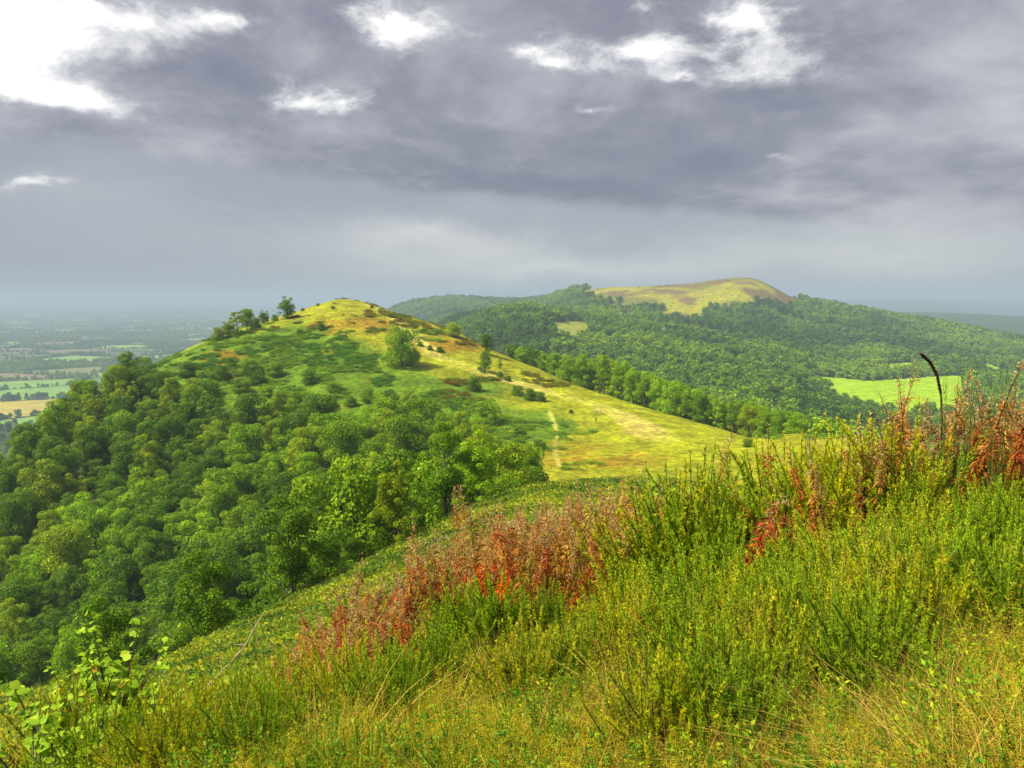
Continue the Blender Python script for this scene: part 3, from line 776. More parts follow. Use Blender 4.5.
def hill_bracken():
    r = np.random.default_rng(8); n = 60000
    th = r.uniform(-.60, .42, n); R = np.sqrt(r.uniform(125 ** 2, 470 ** 2, n)); x, y = R * np.sin(th), R * np.cos(th); z = H(x, y); px, py = project(x, y, z)
    dens = np.clip(1.0 * np.exp(-((px - 290) / 110) ** 2 - ((py - 355) / 32) ** 2) + .8 * np.exp(-((px - 420) / 90) ** 2 - ((py - 395) / 26) ** 2) + .8 * np.exp(-((px - 510) / 45) ** 2 - ((py - 435) / 30) ** 2)
                   + .6 * np.exp(-((px - 190) / 60) ** 2 - ((py - 375) / 18) ** 2), 0, 1)
    crest_line = np.interp(px, [345, 400, 450, 500, 560, 640, 740], [299, 315, 329, 356, 385, 407, 436])
    near_crest = np.exp(-((py - crest_line - 4) / 6.) ** 2) * (px > 365) * .8
    nn = fbm(x / 7., y / 7., 61, 3)
    keep = (nn + dens * .45 + near_crest * .35 > .80) | ((nn > .70) & (py > 340))
    strip = np.exp(-((px - 600) / 90) ** 2 - ((py - 405) / 16) ** 2) + np.exp(-((px - 680) / 70) ** 2 - ((py - 445) / 20) ** 2) + np.exp(-((px - 450) / 60) ** 2 - ((py - 362) / 14) ** 2)
    keep &= strip < .22
    keep &= ~((px > 530) & (py > 410) & (r.uniform(0, 1, n) < .72))
    pts = np.stack([x, y, z], 1)[keep]; k = len(pts); px, py = px[keep], py[keep]
    m = fbm(pts[:, 0] / 10., pts[:, 1] / 10., 63, 3)[:, None]; right = ((px > 440) & (py < 400) | (py < 330))[:, None]
    tint = np.where(m > .5, np.array([1.9, 2.0, .8]), np.array([1.1, 1.6, .9])); tint = np.where(right & (r.uniform(0, 1, (k, 1)) < .75), np.array([2.3, 1.1, .8]), tint)
    rot = np.zeros((k, 3)); rot[:, 2] = r.uniform(0, 6.28, k)
    print('hill bracken', k)
    scatter('bracken', pts, r.uniform(1.0, 2.4, k), rot, r.integers(0, 4, k), tint * r.uniform(.75, 1.2, (k, 1)), c_brk, 'low bracken and heather patches over the middle hill', 'bracken')
hill_bracken()

def bank_bracken():
    r = np.random.default_rng(18); n = 46000
    th = r.uniform(-.72, .6, n); R = 9 + 75 * r.uniform(0, 1, n) ** 1.2; x, y = R * np.sin(th), R * np.cos(th); z = H(x, y); px, py = project(x, y, z)
    edge = np.interp(px, [-300, 0, 120, 220, 300, 345, 400, 450, 520, 600, 2000], [31, 33, 36, 43, 50, 54, 60, 66, 76, 95, 95])
    nn = fbm(x / 3., y / 3., 81, 3)
    keep = (y < edge) & ((nn > .44) | (r.uniform(0, 1, n) < .18))
    pts = np.stack([x, y, z - .05], 1)[keep]; k = len(pts)
    m = (fbm(pts[:, 0] / 2.5, pts[:, 1] / 2.5, 83, 3) + r.uniform(-.15, .15, k))[:, None]
    tint = np.array([1.0, 1.15, .8]) + (np.array([2.9, 2.1, .8]) - np.array([1.0, 1.15, .8])) * np.clip((m - .32) / .36, 0, 1)
    rot = np.zeros((k, 3)); rot[:, 2] = r.uniform(0, 6.28, k)
    d = np.hypot(pts[:, 0], pts[:, 1])
    scatter('bank_bracken', pts, r.uniform(.45, 1.25, k) * (.6 + d / 60.), rot, r.integers(0, 4, k), tint * r.uniform(.7, 1.2, (k, 1)), c_brk, 'yellow green bracken and bilberry covering the bank that drops to the wood', 'bracken')
bank_bracken()

# ================================================================== FOREGROUND GRASSES (stuff)
def tuft_green(seed, nm):
    r = np.random.default_rng(seed); v, f, q, c = blades(r, 34, .18, .46, .006, .1, .5, base=.06)
    return mk('grass_tuft_' + nm, [(v, f, q, 0)], [M_grass], link=False)
def tuft_straw(seed, nm):
    r = np.random.default_rng(seed); v, f, q, c = blades(r, 36, .15, .42, .0045, .1, .95, base=.08, droop=.55)
    return mk('straw_tuft_' + nm, [(v, f, q, 0)], [M_straw], link=False)
def tuft_panicle(seed, nm):
    r = np.random.default_rng(seed); v, f, q, c = blades(r, 12, .38, .66, .003, .1, .22, base=.07)
    ch = [(v, f, q, 0)]
    C = []; D = []
    for k in range(12):
        for m_ in range(85):
            t = r.uniform(.55, 1.0); i = t * 4; a = int(min(3, i)); p = c[k, a] + (c[k, a + 1] - c[k, a]) * (i - a)
            w = .055 * math.sin(PI * min(1, (t - .52) / .48 * .85 + .12)); ang = r.uniform(0, 6.28)
            C.append(p + np.array([math.cos(ang) * w, math.sin(ang) * w, r.uniform(-.01, .03)]) * r.uniform(.2, 1)); D.append((math.cos(ang), math.sin(ang), r.uniform(-.6, .9)))
    C = np.array(C); D = np.array(D); v, f = leaves(C, D, rand_dirs(r, len(C)), .010, .0024)
    ch.append((v, f, np.repeat(r.uniform(0, 1, len(C)), 4), 1))
    return mk('seed_grass_tuft_' + nm, ch, [M_straw, M_panicle], link=False)
def tuft_herb(seed, nm):
    r = np.random.default_rng(seed); C = []; D = []; S = []
    ch = []
    for k in range(9):
        a = r.uniform(0, 6.28); l = r.uniform(.14, .34); tip = np.array([math.cos(a) * .1, math.sin(a) * .1, l]); b = np.array([math.cos(a) * .03, math.sin(a) * .03, 0])
        v, f = tube([b, (b + tip) / 2 + [0, 0, .02], tip], [.0022, .002, .001], 3); ch.append((v, f, .3, 0))
        for m_ in range(22):
            t = .15 + .85 * m_ / 22; p = b + (tip - b) * t; an = m_ * 2.4
            C.append(p); D.append((math.cos(an), math.sin(an), r.uniform(.0, .9))); S.append(r.uniform(.018, .038) * (1.15 - .5 * t))
    C, D, S = map(np.array, (C, D, S)); v, f = leaves(C, D, norm(np.array([0, 0, 1.]) + r.normal(size=(len(C), 3)) * .35), S, S * .5)
    ch.append((v, f, np.repeat(r.uniform(0, 1, len(C)), 4), 0))
    return mk('herb_tuft_' + nm, ch, [M_herb], link=False)
def tuft_shoot(seed, nm):
    """upright needle-leaved shoots, as of young gorse and heather"""
    r = np.random.default_rng(seed); C = []; D = []; ch = []
    for k in range(7):
        a = r.uniform(0, 6.28); b = np.array([math.cos(a) * r.uniform(0, .08), math.sin(a) * .08, 0]); l = r.uniform(.16, .34); tip = b + np.array([math.cos(a) * .05, math.sin(a) * .05, l])
        v, f = tube([b, tip], [.003, .0015], 3); ch.append((v, f, .2, 0))
        m_ = 90; t = r.uniform(.12, 1.03, m_)[:, None]; p = b + (tip - b) * t; an = r.uniform(0, 6.28, m_)
        C.append(p); D.append(np.stack([np.cos(an), np.sin(an), r.uniform(.3, 1.2, m_)], 1))
    C = np.concatenate(C); D = np.concatenate(D); v, f = spikes(C, D, rand_dirs(r, len(C)), .022, .0035)
    ch.append((v, f, np.repeat(r.uniform(0, 1, len(C)), 3), 0))
    return mk('shoot_tuft_' + nm, ch, [M_herb], link=False)
V_g = [tuft_green(k, 'abc'[k]) for k in range(3)]; V_s = [tuft_straw(k + 10, 'abc'[k]) for k in range(3)]; V_p = [tuft_panicle(k + 20, 'abc'[k]) for k in range(3)]
V_h = [tuft_herb(k + 30, 'abc'[k]) for k in range(3)]; V_t = [tuft_shoot(k + 40, 'abc'[k]) for k in range(3)]

# ================================================================== GORSE BUSHES
def gorse_proto(seed, lean):
    r = np.random.default_rng(seed); sp = []; st = []
    for k in range(150):
        a = r.uniform(0, 6.28); e = math.acos(r.uniform(.05, 1)); d = np.array([math.sin(e) * math.cos(a), math.sin(e) * math.sin(a), math.cos(e)])
        base = d * np.array([.36, .36, .34]) * r.uniform(.35, 1); l = r.uniform(.18, .38)
        dr = norm(d * 1.0 + np.array([lean[0], lean[1], .75]) + r.normal(size=3) * .33); bend = r.normal(size=3) * .08 + np.array([0, 0, .05])
        p0, p1, p2 = base, base + dr * l * .5 + bend * .5, base + dr * l + bend
        v, f = tube([p0, p1, p2], [.0045, .0035, .0015], 3); st.append((v, f, .5, 0))
        m_ = 210; t = r.uniform(.0, 1.0, m_)[:, None]; c = (1 - t) ** 2 * p0 + 2 * t * (1 - t) * p1 + t * t * p2
        out = np.cross(dr, rand_dirs(r, m_)); dd = norm(out) + dr * .75
        v, f = spikes(c, dd, rand_dirs(r, m_), .034 * (1.15 - .6 * t[:, 0]), .0062)
        sp.append((v, f, np.repeat(np.clip(.22 * r.uniform(0, 1, m_) + .7 * t[:, 0] ** 1.3 * r.uniform(.4, 1.), 0, 1), 3), 0))
        if k % 5 == 0:
            v, f = tube([np.array([0, 0, -.1]), base * .5 + [0, 0, .02], base], [.012, .009, .005], 5); st.append((v, f, .5, 0))
    e = empty('gorse_bush', (0, 0, -9000)); mk('stems', st, [M_gstem], parent=e); mk('spiny_shoots', sp, [M_gorse], parent=e)
    return e
GORSE = [gorse_proto(60, (-.5, -.1)), gorse_proto(61, (-.25, .1)), gorse_proto(62, (.05, 0)), gorse_proto(63, (-.1, -.2))]
def fg_hit(px, py, r0=1.6, r1=90):
    return hit(px, py, r0, r1)
# (px, py of the bush base in the picture, scale, proto, tone)
GB = [(490, 592, 5.1, .9, 0), (545, 612, 5.3, .65, 0), (455, 628, 5.2, .5, 0), (650, 566, 5.0, .8, 0), (690, 535, 5.2, .9, 1), (728, 516, 5.4, .9, 1), (750, 540, 4.7, .85, 0), (622, 605, 4.5, .7, 1), (690, 598, 4.2, .85, 0), (660, 572, 4.8, .8, 0),
      (812, 478, 5.4, .8, 0), (850, 462, 5.3, .8, 1), (892, 455, 5.1, .8, 1), (935, 466, 4.9, .7, 0), (780, 500, 5.2, .7, 0), (785, 560, 4.3, .8, 0), (832, 548, 4.3, .8, 1), (880, 556, 4.1, .8, 0), (930, 540, 4.1, .7, 1), (985, 520, 4.1, .7, 0), (1018, 545, 3.9, .6, 0),
      (740, 655, 3.5, .6, 0), (800, 635, 3.6, .7, 0), (862, 648, 3.5, .6, 1), (690, 672, 3.5, .55, 0), (640, 650, 4.0, .55, 1), (950, 655, 3.4, .5, 0), (430, 690, 3.9, .45, 0), (520, 700, 3.6, .4, 1), (585, 680, 3.8, .5, 0), (100, 735, 3.6, .4, 0), (165, 745, 3.3, .4, 1), (255, 748, 3.2, .4, 0), (660, 735, 2.8, .4, 1), (740, 738, 2.75, .4, 0), (880, 735, 2.8, .4, 0), (190, 716, 4.0, .42, 1), (237, 704, 4.1, .42, 0), (290, 712, 3.9, .42, 1), (342, 722, 3.7, .45, 1), (385, 738, 3.5, .4, 0),
      (705, 706, 3.0, .5, 0), (775, 700, 3.1, .5, 1), (848, 700, 3.0, .5, 0), (915, 690, 3.1, .5, 1), (1000, 640, 3.4, .6, 0), (1015, 700, 3.0, .45, 0), (60, 705, 4.2, .45, 1), (135, 712, 4.4, .45, 0)]
_r = random.Random(77)
for k in range(20):
    a = _r.uniform(665, 1030); Y = _r.uniform(3.3, 5.6); b0 = 470 + (5.6 - Y) * 88 + max(0, (760 - a)) * .12
    GB.append((a, b0 + _r.uniform(-12, 30), Y, _r.uniform(.55, .85), _r.choice([0, 0, 1])))
gt = [(.85, .95, .9), (1.45, 1.12, .8)]
GSPOT = []
for k, (a, b, Y, wd_, tn) in enumerate(GB):
    x = (a - 512) / F_PX * Y * (1 + .109 * max(0, b - 384) / F_PX); z = float(H(x, Y)[0]); hh = max(.42, slope_of(b) * Y - z); GSPOT.append((x, Y, wd_ * .5))
    zs = min(hh / .50, 1.75); xs = max(wd_ / 1.05, zs * .72)
    t = copy_tree(GORSE[(k if b < 700 else 2) % 4], (x, Y, z - .03), random.uniform(-.5, .5), (xs, xs, zs), gt[tn])
    t.name = 'gorse_bush'; tag(t, None, 'bush', 'gorse bushes on the near slope')
    reg = 'low at centre' if 400 < a < 760 and b > 665 else 'left of centre' if 400 < a < 600 else 'at bottom left' if a < 400 else 'low at right' if b > 620 else 'high at right' if a > 760 and b < 530 else 'amid right side' if a > 760 else 'massed right of centre'
    later_label(t, '{n} from left of the %s gorse bushes %s' % (['deep green', 'yellow green'][tn], reg), a)

# ================================================================== WILLOWHERB
def willow_proto(seed, h, seedy, leafy):
    r = np.random.default_rng(seed); e = empty('willowherb_plant', (0, 0, -9000))
    lean = r.normal(size=2) * .13; q = np.linspace(0, 1, 6)
    pts = np.stack([lean[0] * q ** 2 * h, lean[1] * q ** 2 * h, q * h], 1); v, f = tube(pts, .006 * (1.1 - .85 * q), 4)
    mk('stalk', [(v, f, .4, 0)], [M_wstem], parent=e)
    def on(t): return np.stack([np.interp(t, q, pts[:, 0]), np.interp(t, q, pts[:, 1]), np.interp(t, q, pts[:, 2])], 1)
    n = int(leafy * 3.4); t = r.uniform(.10, .84, n); a = np.arange(n) * 2.4 + r.uniform(-.3, .3, n); c = on(t)
    up = r.uniform(-.5, .8, n); d = np.stack([np.cos(a), np.sin(a), up], 1); l = r.uniform(.05, .12, n) * (1.2 - .5 * t)
    v, f = leaves(c, d, norm(np.array([0, 0, 1.]) + r.normal(size=(n, 3)) * .6), l, l * .16, mid=.4)
    # drooping tips: second half of each leaf bends down
    v = v.reshape(n, 4, 3); v[:, 2, 2] -= l * r.uniform(.1, .7, n); v = v.reshape(-1, 3)
    mk('leaves', [(v, f, np.repeat(np.clip(r.uniform(0, 1, n) * .8 + .2 * t, 0, 1), 4), 0)], [M_wleaf], parent=e)
    ch = []; n = int(seedy * .75); t = r.uniform(.66, 1.0, n); a = r.uniform(0, 6.28, n); c = on(t); d = np.stack([np.cos(a), np.sin(a), r.uniform(.5, 1.6, n)], 1); l = .06 * (1.25 - .8 * (t - .66) / .34)
    v, f = leaves(c, d, rand_dirs(r, n), l, .006); ch.append((v, f, np.repeat(r.uniform(0, .5, n), 4), 0))
    tips = c + norm(d) * (l * r.uniform(.4, 1., n))[:, None]
    m_ = 4; cc = np.repeat(tips, m_, 0) + r.normal(size=(n * m_, 3)) * .008; v, f = leaves(cc, rand_dirs(r, n * m_), rand_dirs(r, n * m_), .02, .006)
    ch.append((v, f, np.repeat(r.uniform(.3, 1, n * m_), 4), 0))
    mk('seed_head', ch, [M_wseed], parent=e)
    return e
WILL = [willow_proto(80 + k, h, sd, lf) for k, (h, sd, lf) in enumerate([(1.25, 46, 60), (1.15, 60, 50), (1.3, 34, 70), (1.05, 24, 80), (.95, 12, 84), (1.2, 70, 44)])]
WT = {'crimson': (.42, .09, .028), 'fiery orange': (1.0, .17, .008), 'rusty brown': (.44, .20, .04), 'tawny': (.55, .36, .07), 'purple brown': (.17, .06, .03), 'olive': (.30, .30, .03)}
def willow(px, py_top, Y, kind, tone, label=None, s=1.0, region=None):
    """a plant whose top reaches picture row py_top at distance Y"""
    x = (px - 512) / F_PX * Y * (1 + .109 * max(0, (py_top - 384)) / F_PX)
    z = float(H(x, Y)[0]); zt = slope_of(py_top) * Y; h0 = [1.25, 1.15, 1.3, 1.05, .95, 1.2][kind]
    hh = zt - z
    sc = np.clip(hh / h0, .45, 1.35)
    t = copy_tree(WILL[kind], (x, Y, z), random.uniform(0, 6.28), (s * max(sc, .8), s * max(sc, .8), sc), WT[tone], (random.gauss(0, .09), random.gauss(0, .09)))
    t.name = 'willowherb_plant'; tag(t, label, 'wildflower', 'faded willowherb stalks')
    if label is None: later_label(t, '{n} from left of the %s willowherb stalks %s' % (tone, region), px)
    return hh
r_ = random.Random(42)
def drift(n, x0, x1, top, spread, Y0, Y1, tones, kinds, region):
    for k in range(n):
        px = r_.uniform(x0, x1); py = np.interp(px, [t[0] for t in top], [t[1] for t in top]) + abs(r_.gauss(0, spread)); Y = r_.uniform(Y0, Y1)
        willow(px, py, Y, r_.choice(kinds), r_.choice(tones), region=region)
drift(70, 262, 470, [(270, 636), (340, 592), (400, 560), (470, 524)], 30, 5.8, 9.0, ['crimson', 'crimson', 'rusty brown', 'rusty brown', 'tawny', 'olive', 'purple brown'], [0, 1, 2, 3, 3, 4], 'left of the orange clump')
drift(60, 450, 620, [(450, 524), (500, 500), (620, 490)], 24, 6.2, 9.2, ['rusty brown', 'crimson', 'tawny', 'tawny', 'purple brown', 'olive'], [0, 1, 2, 3, 4, 5], 'at the middle of the drift')
drift(40, 570, 725, [(580, 484), (660, 470), (720, 474)], 22, 6.0, 8.4, ['tawny', 'tawny', 'olive', 'rusty brown'], [0, 1, 2, 5], 'before the meadow')
drift(20, 440, 660, [(440, 600), (540, 590), (660, 560)], 25, 5.2, 6.6, ['purple brown', 'rusty brown', 'crimson'], [3, 4, 4], 'behind the central gorse')
drift(44, 825, 1030, [(825, 425), (850, 415), (890, 400), (940, 390), (1030, 375)], 24, 4.9, 7.0, ['crimson', 'rusty brown', 'purple brown', 'purple brown', 'tawny', 'rusty brown', 'tawny'], [0, 1, 2, 3, 4, 5], 'crowding the right skyline')
drift(16, 290, 420, [(290, 650), (420, 610)], 22, 5.0, 6.2, ['crimson', 'rusty brown', 'tawny', 'purple brown'], [3, 4, 0, 1], 'low in the left drift')
drift(18, 730, 900, [(730, 470), (800, 490), (900, 480)], 20, 4.6, 5.6, ['rusty brown', 'crimson', 'purple brown', 'tawny'], [3, 4, 3], 'rising out of the gorse')
for k in range(9): willow(476 + k * 4 + r_.uniform(-3, 3), 556 + r_.uniform(-8, 14), r_.uniform(5.9, 6.5), 4, 'fiery orange', region='at the centre of the drift')
for px, py, Y, kd, tn, lb in [(347, 560, 8.6, 1, 'purple brown', 'dark willowherb spike with pale tip furthest left against the dark wood'), (413, 508, 9.3, 1, 'tawny', 'tall pale tipped willowherb spike alone against the dark wood'),
      (423, 530, 9.2, 5, 'tawny', 'shorter fluffy spike just right of the tall one by dark wood'), (456, 492, 9.2, 5, 'rusty brown', 'white tufted willowherb spike at the drift edge near the wood'),
      (467, 490, 9.4, 5, 'tawny', 'twisted fluffy willowherb spike beside the white tufted one'), (490, 500, 9.2, 1, 'fiery orange', 'pale topped willowherb standing over the fiery orange clump'),
      (576, 478, 9.2, 2, 'rusty brown', 'tall thin rusty willowherb overlapping the meadow foot'), (614, 474, 9.0, 2, 'tawny', 'tall tawny willowherb in front of the meadow foot'),
      (716, 428, 6.8, 1, 'tawny', 'thin willowherb with pale seed tuft left of dark meadow bush'), (781, 420, 6.0, 2, 'crimson', 'tall crimson willowherb standing alone at centre right'),
      (738, 448, 5.8, 0, 'rusty brown', 'rusty willowherb left of the tall crimson stalk'), (883, 366, 5.4, 1, 'tawny', 'pale topped willowherb in front of the bright field'),
      (906, 382, 5.2, 0, 'rusty brown', 'bent tipped willowherb just right of pale topped one'), (948, 368, 5.0, 5, 'tawny', 'fluffy yellowish willowherb right of the dark curved spike'),
      (975, 352, 4.9, 0, 'rusty brown', 'bushy rusty willowherb on the right skyline'), (1012, 345, 4.8, 2, 'crimson', 'crimson willowherb at the right frame edge')]:
    willow(px, py, Y, kd, tn, lb)

def fg_points(seed, n, r0=1.6, r1=15., t0=-1.15, t1=1.15):
    n = int(n * 1.55)
    r = np.random.default_rng(seed); th = r.uniform(t0, t1, n); R = np.exp(r.uniform(math.log(r0), math.log(r1), n) ** 1.0)
    x, y = R * np.sin(th), R * np.cos(th); z = H(x, y); px, py = project(x, y, z + .22)
    return r, x, y, z, px, py, R
def G(px, py, cx, cy, sx, sy): return np.exp(-((px - cx) / sx) ** 2 - ((py - cy) / sy) ** 2)
def fg_scatter(name, seed, n, vars_, dens_fn, scl, tint_fn, label, cat, tilt=.2, clear=True, **kw):
    r, x, y, z, px, py, R = fg_points(seed, n, **kw)
    nz = fbm(x * 1.5, y * 1.5, seed + 5, 3); nz = np.clip(.5 + (nz - .5) * 1.5, 0, 1)
    keep = r.uniform(0, 1, len(x)) < np.clip(dens_fn(px, py, R, nz), 0, 1)
    clr = np.ones(len(x))
    for gx, gy, gr in GSPOT: clr = np.minimum(clr, .12 + .88 * sstep(gr * .75, gr * 1.3, np.hypot(x - gx, y - gy)))
    if clear: keep &= r.uniform(0, 1, len(x)) < clr
    h_ok = .8 + .2 * (1 - np.clip(1.2 * G(px, py, 430, 640, 230, 55) + 1.2 * G(px, py, 800, 590, 260, 120), 0, 1))
    x, y, z, px, py, R, nz, h_ok = [a[keep] for a in (x, y, z, px, py, R, nz, h_ok)]; k = len(x)
    rot = np.stack([r.normal(0, tilt, k), r.normal(0, tilt, k), r.uniform(0, 6.28, k)], 1)
    print(name, k)
    return scatter(name, np.stack([x, y, z - .02], 1), r.uniform(scl[0], scl[1], k) * (1 + .02 * R) * h_ok, rot, r.integers(0, len(vars_), k), tint_fn(px, py, nz, r, k), var_coll(name + ' variants', vars_), label, cat)
def tone2(a, b, lo=.4, hi=.6):
    a, b = np.array(a), np.array(b)
    def fn(px, py, nz, r, k):
        t = np.clip((nz + r.uniform(-.12, .12, k) - lo) / (hi - lo), 0, 1)[:, None]
        return (a + (b - a) * t) * r.uniform(.8, 1.2, (k, 1))
    return fn
fg_scatter('grass', 501, 15000, V_g, lambda px, py, R, n: (.12 + .45 * (n > .52)) * (1 - .35 * G(px, py, 480, 590, 260, 90)) * (1 - .6 * G(px, py, 900, 470, 200, 60)) + .6 * G(px, py, 990, 750, 60, 40), (.45, .85), tone2((.8, .95, .8), (1.6, 1.4, .8)), 'green blades of rough hill grass in the foreground', 'grass')
fg_scatter('dry_grass', 502, 9000, V_s, lambda px, py, R, n: .08 + .55 * (n > .55) + .45 * G(px, py, 470, 610, 240, 70) + .35 * G(px, py, 800, 520, 220, 60) + .5 * G(px, py, 680, 730, 110, 50) + .6 * G(px, py, 930, 620, 90, 90) , (.6, 1.0), tone2((.75, .6, .55), (1.3, 1.2, .9)), 'straw coloured dead grass lying between the greener growth', 'grass')
fg_scatter('seed_grass', 503, 11000, V_p, lambda px, py, R, n: .03 + (.15 + .8 * (n > .45)) * G(px, py, 430, 745, 250, 62) + .35 * G(px, py, 300, 690, 130, 40) + .4 * (n > .58) + .5 * G(px, py, 940, 540, 120, 90) + .5 * G(px, py, 400, 650, 220, 60) + .3 * G(px, py, 760, 600, 160, 80), (.34, .62), tone2((1.15, 1.05, .5), (1.5, 1.5, .5)), 'hazy yellow seed heads of bent grass across the front of the slope', 'grass', tilt=.15)
fg_scatter('low_herbs', 504, 15000, V_h, lambda px, py, R, n: .15 + .5 * (n < .5) + .4 * G(px, py, 60, 720, 110, 80) + .5 * G(px, py, 880, 700, 170, 60), (.6, 1.1), tone2((.8, 1.0, .8), (2.0, 1.6, .8)), 'small leafy herbs filling the gaps of the foreground', 'plants')
fg_scatter('heath_shoots', 505, 9000, V_t, lambda px, py, R, n: .12 + .6 * G(px, py, 260, 745, 160, 45) + .3 * (n > .5), (.6, 1.05), tone2((.9, 1.1, .8), (1.9, 1.5, .8)), 'upright needle-leaved shoots of young gorse and heather in the foreground', 'plants', tilt=.15)


fg_scatter('bank_grass', 506, 9000, V_g + V_s, lambda px, py, R, n: .05 + .6 * (n > .58), (.7, 1.5), tone2((.7, .85, .6), (1.2, 1.15, .6)), 'rough tussocks standing among the bracken of the bank', 'grass', r0=10, r1=78)

fg_scatter('golden_grass', 507, 9000, V_p + V_s, lambda px, py, R, n: (.03 + .22 * (n > .54)) * (G(px, py, 900, 540, 190, 100) + .5 * G(px, py, 720, 600, 120, 90)) * (R < 6.5), (.8, 1.15), tone2((1.0, .95, .7), (1.25, 1.15, .6)), 'golden seed heads and straw standing up through the gorse on the right', 'grass', tilt=.18, clear=False)
def willow_mass():
    """the tangle of smaller faded stalks between the big ones"""
    mats = [leaf_mat('drift stalk', [(0, (.6, .3, .2)), (1, (.9, .6, .4))], trans=0, mode='inst'), leaf_mat('drift leaves', [(0, (.35, .22, .10)), (.5, (.8, .6, .4)), (1, (1.0, 1.0, .7))], trans=.3, mode='inst'), M_wseed]
    vs_ = []
    for i, k in enumerate([0, 1, 2, 3, 5]):
        me = None; ch = []
        for c in WILL[k].children:
            m = c.data; n = len(m.vertices); co = np.empty(n * 3); m.vertices.foreach_get('co', co); rn = np.empty(n); m.attributes['rnd'].data.foreach_get('value', rn)
            nf = len(m.polygons); li = np.empty(len(m.loops), np.int32); m.loops.foreach_get('vertex_index', li)
            ch.append((co.reshape(-1, 3), li.reshape(nf, 4), rn, {'sta': 0, 'lea': 1, 'see': 2}[c.name[:3]]))
        vs_.append(mk('faded_stalks_' + 'abcde'[i], ch, mats, link=False))
    r = np.random.default_rng(99); n = 60000
    th = r.uniform(-.36, .70, n); Y = r.uniform(4.6, 9.6, n); x = np.tan(th) * Y; z = H(x, Y); s0 = r.uniform(.5, .95, n); h = 1.15 * s0
    px, py = project(x, Y, z + h)
    tops = np.interp(px, [250, 300, 345, 400, 450, 500, 560, 620, 680, 730, 830, 850, 890, 940, 1040], [655, 622, 592, 560, 528, 508, 494, 486, 480, 486, 440, 428, 410, 400, 384])
    nz = fbm(x * 1.1, Y * 1.1, 91, 3)
    dn = np.where(px < 725, sstep(262, 320, px) * (Y > 5.0) * .9, np.where(px > 822, (Y > 4.8) * (Y < 7.2) * 1.2, (Y > 4.4) * (Y < 6.6) * .45))
    pxb = 512 + F_PX * x / Y
    dn = dn * (1 - .95 * (np.abs(px - 494) < 20) * (Y < 6.6))
    keep = (py > tops + 4) & (py < tops + 75) & (px > 255) & (px < 1060) & (r.uniform(0, 1, n) < dn * (.25 + .75 * (nz > .46)) * .032 * (Y / 7.))
    for gx, gy, gr in GSPOT: keep &= (np.hypot(x - gx, Y - gy) > gr * .55) | (r.uniform(0, 1, n) < .12)
    x, Y, z, s0, px, nz = [a_[keep] for a_ in (x, Y, z, s0, px, nz)]; k = len(x); print('willow mass', k)
    T = np.array([WT[t] for t in ('crimson', 'rusty brown', 'tawny', 'purple brown', 'olive', 'rusty brown')]); w = np.where((px > 575) & (px < 725), 1, 0)
    ti = np.where(w == 1, r.choice([2, 2, 4, 1], k), r.choice([0, 1, 1, 2, 3, 4, 5], k))
    rot = np.stack([r.normal(0, .12, k), r.normal(0, .12, k), r.uniform(0, 6.28, k)], 1)
    scatter('willowherb_drift', np.stack([x, Y, z - .02], 1), s0, rot, r.integers(0, 5, k), T[ti] * r.uniform(.7, 1.2, (k, 1)), var_coll('faded stalks', vs_), 'tangle of smaller rusty and cream willowherb stalks between the tall ones', 'wildflowers')
willow_mass()

# ================================================================== SINGLE FOREGROUND THINGS
def sapling(name, base_px, base_py, Y, h, label, seed, nleaf=90, leaf=.085, spread=.5):
    r = np.random.default_rng(seed); x = (base_px - 512) / F_PX * Y * 1.04; z = float(H(x, Y)[0]); e = empty(name, (x, Y, z)); tag(e, label, 'sapling')
    st = []; C = []; D = []
    for b in range(9):
        a = r.uniform(0, 6.28); l = h * r.uniform(.6, 1.05); tip = np.array([math.cos(a) * spread * r.uniform(.3, 1), math.sin(a) * spread * r.uniform(.3, 1), l]); m_ = tip * np.array([.35, .35, .55])
        p = np.array([[0, 0, -.1], m_, tip]); v, f = tube(p, [.010, .006, .002], 5); st.append((v, f, .5, 0))
        for k in range(nleaf // 9):
            t = r.uniform(.35, 1.0); c = (1 - t) ** 2 * p[0] + 2 * t * (1 - t) * p[1] + t * t * p[2]; an = r.uniform(0, 6.28)
            C.append(c + r.normal(size=3) * .015); D.append((math.cos(an), math.sin(an), r.uniform(-.7, .3)))
    C, D = np.array(C), np.array(D); n = len(C); l = leaf * r.uniform(.6, 1.2, n); N_ = norm(np.array([0, -.5, 1.]) + r.normal(size=(n, 3)) * .45)
    U = norm(D); Sx = norm(np.cross(U, N_)); Nn = np.cross(Sx, U)
    # six-sided ovate leaves folded along the midrib
    out = []
    for (u, s, w) in ((0, 0, 0), (.28, .42, .08), (.62, .36, .06), (1.02, 0, -.05), (.62, -.36, .06), (.28, -.42, .08), (.45, 0, 0)):
        out.append(C + U * (l * u)[:, None] + Sx * (l * s)[:, None] + Nn * (l * w)[:, None])
    V = np.stack(out, 1).reshape(-1, 3); base = (np.arange(n) * 7)[:, None]
    F = np.concatenate([base + np.array([[0, 1, 6]]), base + np.array([[1, 2, 6]]), base + np.array([[2, 3, 6]]), base + np.array([[3, 4, 6]]), base + np.array([[4, 5, 6]]), base + np.array([[5, 0, 6]])])
    rn = r.uniform(0, .9, n); rn = rn * .85; rn[r.uniform(0, 1, n) < .025] = 1.
    mk('stems', st, [M_bark], parent=e); mk('foliage', [(V, F, np.repeat(rn, 7), 0)], [M_sap], parent=e)
    return e
sapling('hazel_sapling', 108, 690, 4.4, 1.0, 'broad-leaved sapling with bright yellow green leaves before the dark wood', 1, 400, .052, .40)
